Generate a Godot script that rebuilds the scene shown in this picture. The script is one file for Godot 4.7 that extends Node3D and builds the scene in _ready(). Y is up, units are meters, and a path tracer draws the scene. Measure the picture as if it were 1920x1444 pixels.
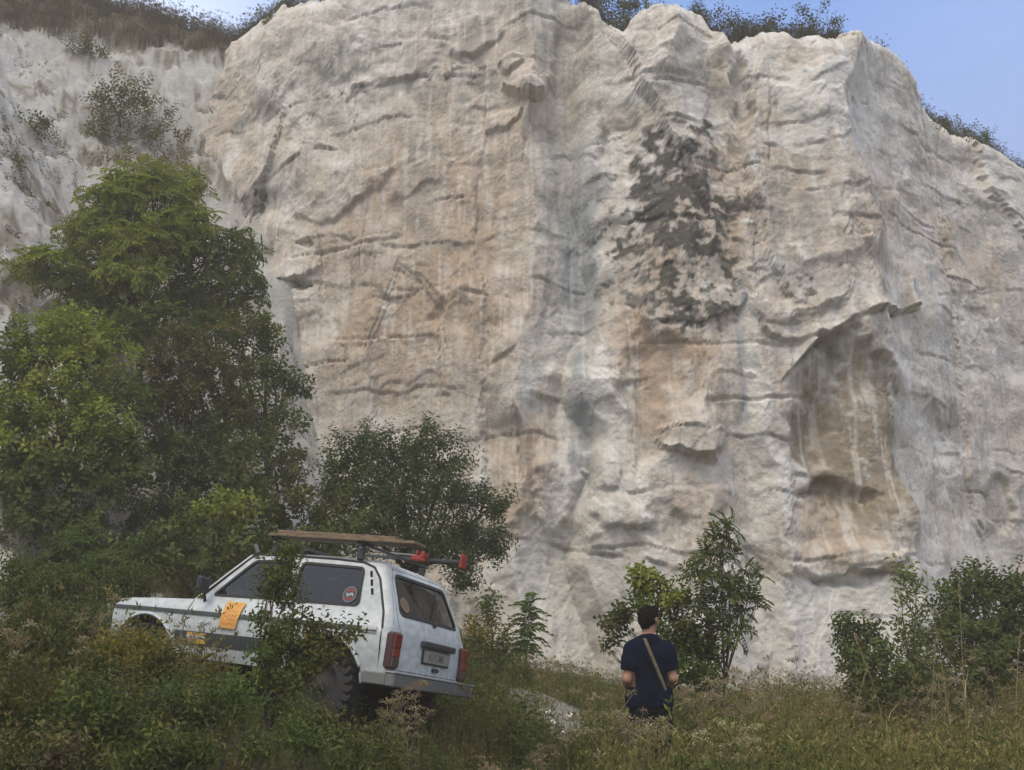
extends Node3D
# A white off-road car and a man below a chalk quarry wall. Metres, y up, the camera looks towards -z.

const CAR_AT := Vector3(-0.803, 0.197, -9.404)
const CAR_F := Vector3(-0.9093, 0.0688, -0.4104)
const CAR_U := Vector3(0.1285, 0.9844, -0.1198)
const CAR_R := Vector3(0.3958, -0.1616, -0.904)
const CLIFF_FOOT := [
	[-9.308, 25.6],
	[-7.465, 24.2],
	[-6.289, 23.3],
	[-4.442, 22.4],
	[-2.38, 21.6],
	[-0.691, 20.9],
	[0.277, 20.1],
	[1.021, 20.6],
	[1.482, 20.7],
	[1.864, 19.9],
	[2.856, 19.2],
	[3.956, 18.9],
	[4.495, 19.2],
	[4.944, 19.3],
	[5.31, 18.9],
	[6.313, 19.1],
	[7.52, 18.7],
	[8.1, 18.9],
	[8.813, 20.2],
	[9.671, 20.9],
	[11.952, 22.6],
	[17.76, 26.0],
	[35.267, 33.0],
]
const CLIFF_TOP := [
	[-9.469, 19.293],
	[-8.516, 19.399],
	[-7.25, 19.529],
	[-5.494, 19.1],
	[-4.117, 19.29],
	[-1.679, 19.099],
	[0.581, 18.124],
	[1.84, 17.074],
	[2.22, 16.433],
	[2.583, 15.598],
	[2.799, 15.301],
	[3.095, 15.658],
	[3.428, 15.865],
	[4.012, 15.831],
	[4.746, 15.856],
	[5.142, 15.225],
	[5.339, 14.792],
	[5.631, 14.987],
	[5.996, 15.193],
	[6.527, 15.188],
	[7.111, 14.93],
	[7.877, 14.736],
	[9.294, 15.791],
	[10.054, 16.066],
	[10.444, 15.91],
	[10.808, 15.563],
	[11.092, 15.347],
	[11.55, 14.855],
	[11.954, 14.627],
	[12.558, 14.525],
	[13.514, 14.473],
	[14.386, 14.381],
	[15.266, 14.189],
	[15.939, 14.015],
	[17.609, 13.729],
	[24.795, 13.404],
]
const CLIFF_EDGE := [
	[-0.834, -6.401],
	[2.963, -6.748],
	[7.292, -7.373],
	[10.397, -8.479],
	[12.001, -9.287],
	[13.543, -9.756],
	[15.031, -10.151],
	[16.955, -9.918],
	[18.943, -9.581],
]
const CLIFF_SPOTS := [
	[7.137, 4.701, 1.673, 2.453, -8, 0.7, 0.7, -0.75, 0, 0, 1.0],
	[7.484, 6.193, 1.134, 0.85, -30, 0.4, 0.95, -0.6, 0, 0, 1.0],
	[6.767, 3.424, 1.045, 0.55, 0, 0.45, 0.9, -0.6, 0, 0, 1.0],
	[6.25, 5.093, 0.682, 1.364, 10, 0.7, 0.7, -0.35, 0, 0, 1.0],
	[3.068, 6.176, 0.81, 1.274, -18, 0.65, 0.65, -0.5, 0, 0, 1.0],
	[3.826, 4.95, 0.81, 0.698, -8, 0.95, 0.1, 0.6, 0, 0, 1.0],
	[2.713, 6.954, 0.59, 0.708, 0, 0.4, 0.4, -0.2, 0, 0, 1.0],
	[4.776, 6.204, 0.699, 1.281, 0, 0.8, 0.5, 0.3, 0, 0, 1.0],
	[0.407, 14.44, 0.705, 0.651, 0, 0.9, 0.1, 0.65, 0, 0, 1.0],
	[-0.34, 13.205, 0.544, 0.381, 25, 0.9, 0.12, 0.3, 0, 0, 1.0],
	[0.542, 14.103, 0.407, 0.298, 0, 0.5, 0.15, 0.35, 0, 0, 1.0],
	[0.0, 15.009, 0.343, 0.192, 0, 0.5, 0.2, 0.3, 0, 0, 1.0],
	[-6.176, 9.434, 0.837, 0.231, 0, 0.1, 0.7, -0.55, 0, 0, 1.0],
	[-6.105, 10.173, 0.945, 0.61, 0, 0.9, 0.1, 0.3, 0, 0, 1.0],
	[-5.667, 10.852, 0.363, 0.116, 0, 0.2, 0.7, -0.25, 0, 0, 1.0],
	[-1.435, 8.026, 0.587, 0.652, 20, 0.4, 0.6, -0.22, 0, 0, 1.0],
	[1.762, 3.946, 1.292, 1.762, 10, 0.6, 0.5, 0.45, 0, 0, 1.0],
	[0.367, 6.671, 1.101, 1.835, -28, 0.7, 0.5, 0.4, 0, 0, 1.0],
	[0.955, 3.634, 0.597, 1.075, 0, 0.5, 0.3, 0.35, 0, 0, 1.0],
	[-0.361, 4.004, 0.843, 1.445, 0, 0.7, 0.3, 0.3, 0, 0, 1.0],
	[2.376, 3.309, 0.679, 0.453, -20, 0.8, 0.2, 0.3, 0, 0, 1.0],
	[1.869, 4.275, 0.467, 0.584, 20, 0.7, 0.25, 0.25, 0, 0, 1.0],
	[3.088, 2.943, 0.441, 0.551, 0, 0.6, 0.4, -0.25, 0, 0, 1.0],
	[7.383, 13.024, 1.627, 1.001, -15, 0.7, 0.4, 0.25, 0, 0, 1.0],
	[9.134, 11.611, 0.794, 1.986, 10, 0.6, 0.6, 0.3, 0, 0, 1.0],
	[4.268, 14.416, 1.229, 1.164, 0, 0.8, 0.6, 0.45, 0, 0, 1.0],
	[2.552, 12.248, 0.51, 2.296, 0, 0.7, 0.7, -0.5, 0, 0, 1.0],
	[5.488, 12.992, 0.278, 1.514, 0, 0.6, 0.6, -0.5, 0, 0, 1.0],
	[-4.733, 16.721, 1.374, 1.069, -20, 0.7, 0.4, 0.3, 0, 0, 1.0],
	[-2.945, 15.895, 1.031, 0.883, 0, 0.7, 0.3, 0.2, 0, 0, 1.0],
	[-1.15, 16.262, 1.15, 0.719, 0, 0.6, 0.3, 0.3, 0, 0, 1.0],
	[-7.883, 15.013, 0.804, 2.413, 0, 0.7, 0.7, -0.35, 0, 0, 1.0],
	[-7.008, 16.282, 0.796, 0.956, 0, 0.7, 0.4, 0.25, 0, 0, 1.0],
	[-4.636, 12.27, 1.594, 0.869, 15, 0.8, 0.15, 0.25, 0, 0, 1.0],
	[-5.91, 11.901, 0.886, 0.886, 0, 0.6, 0.5, -0.25, 0, 0, 1.0],
	[-2.521, 12.188, 0.84, 1.68, 0, 0.8, 0.6, 0.15, 0, 0, 1.0],
	[-0.813, 11.848, 0.813, 1.22, 0, 0.7, 0.4, 0.15, 0, 0, 1.0],
	[3.963, 9.513, 0.961, 1.321, 0, 0.5, 0.6, 0.18, 0, 0, 1.0],
	[4.526, 7.936, 0.715, 0.476, 0, 0.8, 0.15, 0.25, 0, 0, 1.0],
	[7.148, 9.218, 1.072, 0.715, 0, 0.8, 0.3, 0.2, 0, 0, 1.0],
	[6.102, 7.384, 1.056, 0.469, -25, 0.8, 0.2, 0.3, 0, 0, 1.0],
	[6.848, 1.723, 0.91, 0.171, 0, 0.12, 0.8, -0.35, 0, 0, 1.0],
	[6.709, 2.285, 1.299, 0.541, 0, 0.9, 0.2, 0.25, 0, 0, 1.0],
	[5.278, 0.825, 0.633, 1.056, 0, 0.7, 0.6, 0.3, 0, 0, 1.0],
	[11.438, 8.038, 0.545, 2.996, 0, 0.7, 0.7, -0.3, 0, 0, 1.0],
	[13.457, 12.732, 0.907, 0.907, 0, 0.7, 0.4, 0.25, 0, 0, 1.0],
	[10.017, 5.076, 0.501, 0.751, 0, 0.2, 0.5, -0.2, 0, 0, 1.0],
	[12.063, 3.572, 0.524, 0.787, 0, 0.4, 0.5, -0.4, 0, 0, 1.0],
	[-2.777, 11.148, 3.749, 4.165, 0, 0.7, 0.5, 0, 1, 0.55, 2],
	[-2.237, 7.565, 3.289, 2.237, 0, 0.5, 0.6, 0, 1, 0.6, 2],
	[-0.787, 9.344, 1.575, 2.624, 0, 0.7, 0.7, 0, 1, 0.35, 2],
	[0.237, 4.426, 1.006, 1.539, 0, 0.6, 0.6, 0, 1, 0.6, 2],
	[0.0, 11.991, 0.926, 2.381, 0, 0.8, 0.8, 0, 1, 0.3, 2],
	[0.0, 3.257, 0.705, 0.587, 0, 0.6, 0.4, 0, 1, 0.4, 1.5],
	[3.089, 6.662, 0.874, 1.399, -15, 0.4, 0.5, 0, 1, 0.95, 1.5],
	[3.93, 6.846, 0.809, 0.578, 0, 0.5, 0.5, 0, 1, 0.7, 1.5],
	[3.461, 8.649, 0.776, 1.074, 0, 0.6, 0.6, 0, 1, 0.6, 1.5],
	[3.092, 5.455, 0.458, 0.802, -20, 0.5, 0.5, 0, 1, 0.6, 1],
	[7.148, 4.815, 1.508, 2.401, -8, 0.35, 0.6, 0, 6, 1.15, 1.4],
	[7.668, 3.791, 0.876, 1.643, 0, 0.6, 0.6, 0, 6, 0.6, 1.5],
	[6.117, 4.971, 0.453, 1.359, 0, 0.5, 0.5, 0, 6, 0.6, 1.2],
	[6.652, 2.716, 1.091, 0.981, 0, 0.6, 0.5, 0, 1, 0.6, 1.5],
	[6.614, 3.374, 0.882, 0.441, 0, 0.5, 0.7, 0, 6, 0.7, 1.5],
	[7.924, 3.801, 0.77, 1.871, 0, 0.6, 0.6, 0, 6, 0.35, 2],
	[3.936, 3.146, 0.984, 1.64, 0, 0.7, 0.6, 0, 1, 0.4, 2],
	[6.149, 7.891, 1.183, 0.946, 0, 0.7, 0.7, 0, 1, 0.4, 2],
	[5.498, 6.128, 0.573, 1.375, 0, 0.7, 0.7, 0, 1, 0.3, 1],
	[8.087, 8.856, 0.832, 1.427, 0, 0.6, 0.6, 0, 1, 0.35, 2],
	[11.864, 3.561, 1.043, 1.956, 0, 0.6, 0.6, 0, 6, 0.4, 2],
	[-5.134, 15.079, 2.869, 0.906, -8, 0.6, 0.4, 0, 2, 0.6, 2],
	[-1.712, 14.823, 1.997, 0.685, -8, 0.6, 0.4, 0, 2, 0.95, 2],
	[-0.859, 16.349, 6.589, 1.576, 0, 0.6, 0.6, 0, 2, 0.65, 3],
	[-5.561, 16.445, 2.317, 1.39, 0, 0.6, 0.6, 0, 2, 0.4, 2],
	[1.866, 14.026, 1.066, 2.266, 0, 0.7, 0.7, 0, 2, 0.6, 2],
	[-2.374, 12.16, 0.698, 2.654, 0, 0.7, 0.7, 0, 2, 0.5, 1.5],
	[-1.751, 10.075, 0.808, 0.404, 0, 0.6, 0.6, 0, 2, 0.7, 1.5],
	[-7.063, 12.754, 0.691, 0.768, 30, 0.5, 0.5, 0, 2, 0.7, 2],
	[-7.77, 15.887, 0.971, 1.295, 0, 0.7, 0.7, 0, 2, 0.5, 2],
	[4.174, 12.897, 1.391, 1.138, 0, 0.6, 0.6, 0, 2, 0.65, 2],
	[1.702, 11.503, 0.982, 1.833, 0, 0.7, 0.6, 0, 5, 0.6, 2],
	[6.56, 9.961, 1.458, 1.336, -20, 0.7, 0.6, 0, 2, 0.6, 2],
	[8.07, 10.851, 1.1, 0.856, -20, 0.6, 0.6, 0, 2, 0.45, 2],
	[12.758, 11.395, 1.32, 0.587, 0, 0.6, 0.6, 0, 2, 0.6, 2],
	[6.07, 8.397, 0.714, 0.833, 0, 0.6, 0.6, 0, 5, 0.35, 2],
	[1.594, 8.756, 0.638, 2.551, 0, 0.6, 0.7, 0, 5, 1.3, 0.5],
	[1.53, 5.238, 0.392, 2.447, 0, 0.6, 0.7, 0, 5, 1.0, 0.4],
	[2.013, 5.585, 0.237, 2.013, 0, 0.6, 0.6, 0, 4, 0.7, 0.4],
	[1.16, 4.991, 0.195, 1.832, 0, 0.6, 0.6, 0, 4, 0.6, 0.4],
	[1.673, 9.948, 0.772, 1.158, 0, 0.6, 0.6, 0, 5, 0.8, 1.5],
	[5.272, 5.417, 0.295, 3.401, 0, 0.6, 0.6, 0, 4, 0.75, 0.4],
	[5.093, 6.175, 0.231, 3.125, 0, 0.6, 0.6, 0, 5, 0.9, 0.4],
	[10.643, 8.151, 0.293, 3.991, 0, 0.7, 0.7, 0, 5, 0.35, 0.5],
	[10.666, 5.418, 0.386, 0.771, 0, 0.2, 0.5, 0, 2, 0.5, 0.5],
	[3.314, 11.893, 0.563, 0.475, 0, 0.75, 0.75, 0, 3, 1.0, 1.3],
	[4.4, 12.031, 0.629, 0.277, 0, 0.75, 0.75, 0, 3, 1.0, 1.3],
	[4.693, 12.372, 0.38, 0.19, 0, 0.75, 0.75, 0, 3, 1.0, 1.3],
	[3.164, 11.169, 0.434, 0.62, 0, 0.75, 0.75, 0, 3, 1.0, 1.3],
	[3.822, 11.288, 0.493, 0.37, 0, 0.75, 0.75, 0, 3, 1.0, 1.3],
	[4.226, 10.449, 0.674, 0.429, 0, 0.75, 0.75, 0, 3, 1.0, 1.3],
	[3.273, 10.125, 0.55, 0.611, 0, 0.75, 0.75, 0, 3, 1.0, 1.3],
	[3.784, 9.399, 0.661, 0.481, 0, 0.75, 0.75, 0, 3, 1.0, 1.3],
	[4.269, 9.055, 0.601, 0.361, 0, 0.75, 0.75, 0, 3, 1.0, 1.3],
	[2.736, 9.136, 0.195, 0.316, 0, 0.75, 0.75, 0, 3, 1.0, 1.3],
	[4.976, 8.733, 0.217, 0.411, 0, 0.75, 0.75, 0, 3, 1.0, 1.3],
	[3.621, 8.414, 0.309, 0.237, 0, 0.75, 0.75, 0, 3, 1.0, 1.3],
	[4.57, 7.659, 0.57, 0.214, 0, 0.75, 0.75, 0, 3, 1.0, 1.3],
	[3.89, 7.529, 0.35, 0.187, 0, 0.75, 0.75, 0, 3, 1.0, 1.3],
	[3.876, 7.907, 0.235, 0.258, 0, 0.75, 0.75, 0, 3, 1.0, 1.3],
	[5.041, 10.241, 0.344, 0.418, 0, 0.75, 0.75, 0, 3, 1.0, 1.3],
	[4.716, 9.79, 0.294, 0.367, 0, 0.75, 0.75, 0, 3, 1.0, 1.3],
	[3.29, 7.391, 0.352, 0.094, 0, 0.75, 0.75, 0, 3, 1.0, 1.3],
	[2.966, 10.71, 0.309, 0.247, 0, 0.75, 0.75, 0, 3, 1.0, 1.3],
	[3.723, 10.477, 0.305, 0.305, 0, 0.75, 0.75, 0, 3, 1.0, 1.3],
	[2.519, 9.396, 0.147, 0.147, 0, 0.75, 0.75, 0, 3, 1.0, 1.3],
	[3.855, 9.655, 1.927, 2.771, 0, 0.7, 0.7, 0, 3, 0.5, 2],
	[3.425, 7.884, 1.417, 0.591, 0, 0.6, 0.6, 0, 3, 0.25, 2],
	[6.185, 8.276, 0.476, 0.476, 0, 0.6, 0.6, 0, 3, 0.3, 2],
	[-4.641, 15.11, 0.898, 0.299, -15, 0.6, 0.6, 0, 3, 0.4, 2],
	[-1.423, 14.997, 0.996, 0.356, 0, 0.6, 0.6, 0, 3, 0.35, 2],
	[-7.446, 12.716, 0.388, 0.543, 30, 0.6, 0.6, 0, 3, 0.4, 2],
	[2.434, 12.293, 0.192, 0.141, 0, 0.3, 0.3, 0.05, 4, 1.0, 0.5],
	[5.085, 12.505, 0.24, 0.152, 0, 0.3, 0.3, 0.05, 4, 1.0, 0.5],
	[5.035, 11.96, 0.138, 0.201, 0, 0.3, 0.3, 0.05, 4, 1.0, 0.5],
	[4.777, 10.684, 0.199, 0.062, 0, 0.3, 0.3, 0.05, 4, 1.0, 0.5],
	[4.496, 14.577, 0.261, 0.091, 0, 0.3, 0.3, 0.05, 4, 1.0, 0.5],
	[4.836, 14.551, 0.235, 0.118, 0, 0.3, 0.3, 0.05, 4, 1.0, 0.5],
	[-4.483, 15.202, 0.239, 0.149, 0, 0.3, 0.3, 0.05, 4, 1.0, 0.5],
	[-4.42, 16.443, 0.212, 0.151, 0, 0.3, 0.3, 0.05, 4, 1.0, 0.5],
	[5.539, 11.154, 0.123, 0.32, 0, 0.3, 0.3, 0.05, 4, 1.0, 0.5],
	[5.322, 9.711, 0.12, 0.072, 0, 0.3, 0.3, 0.05, 4, 1.0, 0.5],
	[7.481, 12.86, 1.87, 1.184, -10, 0.5, 0.5, 0, 4, 1.3, 2],
	[9.21, 14.412, 0.825, 0.962, 0, 0.6, 0.6, 0, 4, 0.5, 2],
	[6.483, 11.763, 0.997, 0.499, -10, 0.6, 0.6, 0, 4, 0.7, 1.5],
	[13.533, 13.093, 1.673, 0.912, 25, 0.6, 0.6, 0, 4, 0.45, 2],
	[5.939, 0.821, 2.439, 1.273, 0, 0.25, 0.7, 0, 4, 1.3, 0.8],
	[1.791, 0.884, 2.238, 1.231, 0, 0.5, 0.7, 0, 4, 0.8, 1.2],
	[0.0, 1.538, 0.917, 1.26, 0, 0.3, 0.7, 0, 4, 0.75, 1.2],
	[1.536, 2.805, 1.418, 2.009, 0, 0.6, 0.6, 0, 4, 0.45, 2],
	[2.013, 5.585, 0.947, 2.132, 0, 0.7, 0.7, 0, 4, 0.4, 2],
	[-8.686, 13.867, 0.617, 2.111, -8, 0.6, 0.6, 0, 4, 0.6, 1],
	[1.006, 7.306, 0.755, 1.51, -20, 0.6, 0.6, 0, 4, 0.45, 2],
	[5.091, 3.164, 0.288, 1.217, 0, 0.6, 0.6, 0, 4, 0.6, 0.5],
	[3.036, 4.177, 0.675, 0.45, 0, 0.6, 0.6, 0, 4, 0.4, 1.5],
	[2.593, 0.805, 2.809, 1.189, 0, 0.5, 0.7, 0, 4, 0.45, 2],
	[11.933, 5.581, 1.341, 3.352, 0, 0.7, 0.7, 0, 4, 0.25, 2],
]
const CLIFF_LEDGES := [
	[0.24, 0.6, [-0.967, 3.009, 0.0, 2.756, 1.06, 2.513, 2.134, 2.254, 2.745, 2.186, 3.558, 1.913, 4.685, 1.81]],
	[0.16, 0.5, [-7.147, 9.799, -5.094, 9.532, -3.57, 9.232, -2.138, 8.896, -1.045, 8.674, 0.25, 8.234, 1.278, 8.27]],
	[0.22, 0.5, [1.962, 7.941, 2.844, 7.555, 3.514, 7.373, 4.352, 7.34, 5.165, 7.409]],
	[0.14, 0.35, [-1.074, 10.772, 0.0, 10.372, 1.185, 10.59]],
	[0.14, 0.3, [-5.918, 10.932, -4.868, 10.885, -3.627, 10.443, -2.455, 10.114, -1.064, 9.992]],
	[0.2, 0.6, [-6.167, 15.286, -4.646, 15.198, -3.851, 15.258, -2.614, 15.133, -0.558, 14.739]],
	[0.25, 0.5, [-8.329, 12.581, -7.482, 13.076, -6.365, 13.351, -5.369, 13.602, -4.377, 13.271]],
	[0.16, 0.5, [5.585, 11.716, 6.699, 11.627, 7.617, 11.711, 9.486, 13.674]],
	[0.22, 0.4, [5.815, 1.86, 6.462, 1.713, 7.034, 1.671, 7.516, 1.774]],
	[0.1, 0.3, [10.449, 8.675, 12.113, 9.22, 14.983, 9.859]],
	[0.12, 0.4, [11.927, 13.378, 13.65, 13.641, 15.932, 13.681]],
	[0.15, 0.3, [-4.097, 17.072, -2.661, 16.601, -1.443, 16.176]],
	[0.2, 0.4, [0.0, 6.007, 0.609, 5.879, 1.236, 5.817]],
	[0.18, 0.4, [1.637, 2.793, 2.466, 2.91, 3.183, 2.723]],
	[0.12, 0.3, [3.037, 4.2, 4.128, 4.18, 5.795, 4.101]],
	[0.2, 0.4, [5.785, 3.987, 6.462, 3.904, 7.439, 3.788]],
	[0.14, 0.3, [2.322, 12.556, 3.397, 12.409, 4.688, 12.299, 5.492, 12.202]],
	[0.55, 0.7, [5.787, 5.961, 6.5, 6.698, 7.169, 7.164, 8.052, 7.581, 9.87, 8.186]],
	[0.15, 0.35, [-3.154, 6.273, -2.194, 6.127, -1.011, 6.157]],
	[0.12, 0.3, [0.528, 11.961, 1.349, 12.392, 2.177, 11.663]],
	[0.12, 0.35, [5.743, 10.487, 6.829, 10.529, 7.751, 10.527, 9.889, 11.446]],
	[0.1, 0.12, [-4.901, 6.679, -4.037, 7.016, -3.198, 7.315, -2.573, 7.35]],
	[0.1, 0.12, [-4.295, 6.478, -3.176, 6.797, -2.216, 6.873, -1.215, 6.773]],
	[0.14, 0.25, [-0.759, 6.595, 0.0, 6.972, 0.754, 7.791, 1.279, 8.338]],
	[0.06, 0.1, [-0.748, 5.55, -0.121, 5.27, 0.12, 5.075]],
]
const HILL_FOOT := [
	[-60.0, 3.0],
	[-30.0, -3.0],
	[-14.0, -7.0],
	[-9.0, -9.8],
	[-6.2, -12.5],
	[-4.2, -15.0],
	[-2.6, -18.0],
	[-2.0, -22.0],
	[-1.5, -30.0],
	[-1.0, -70.0],
]
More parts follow.
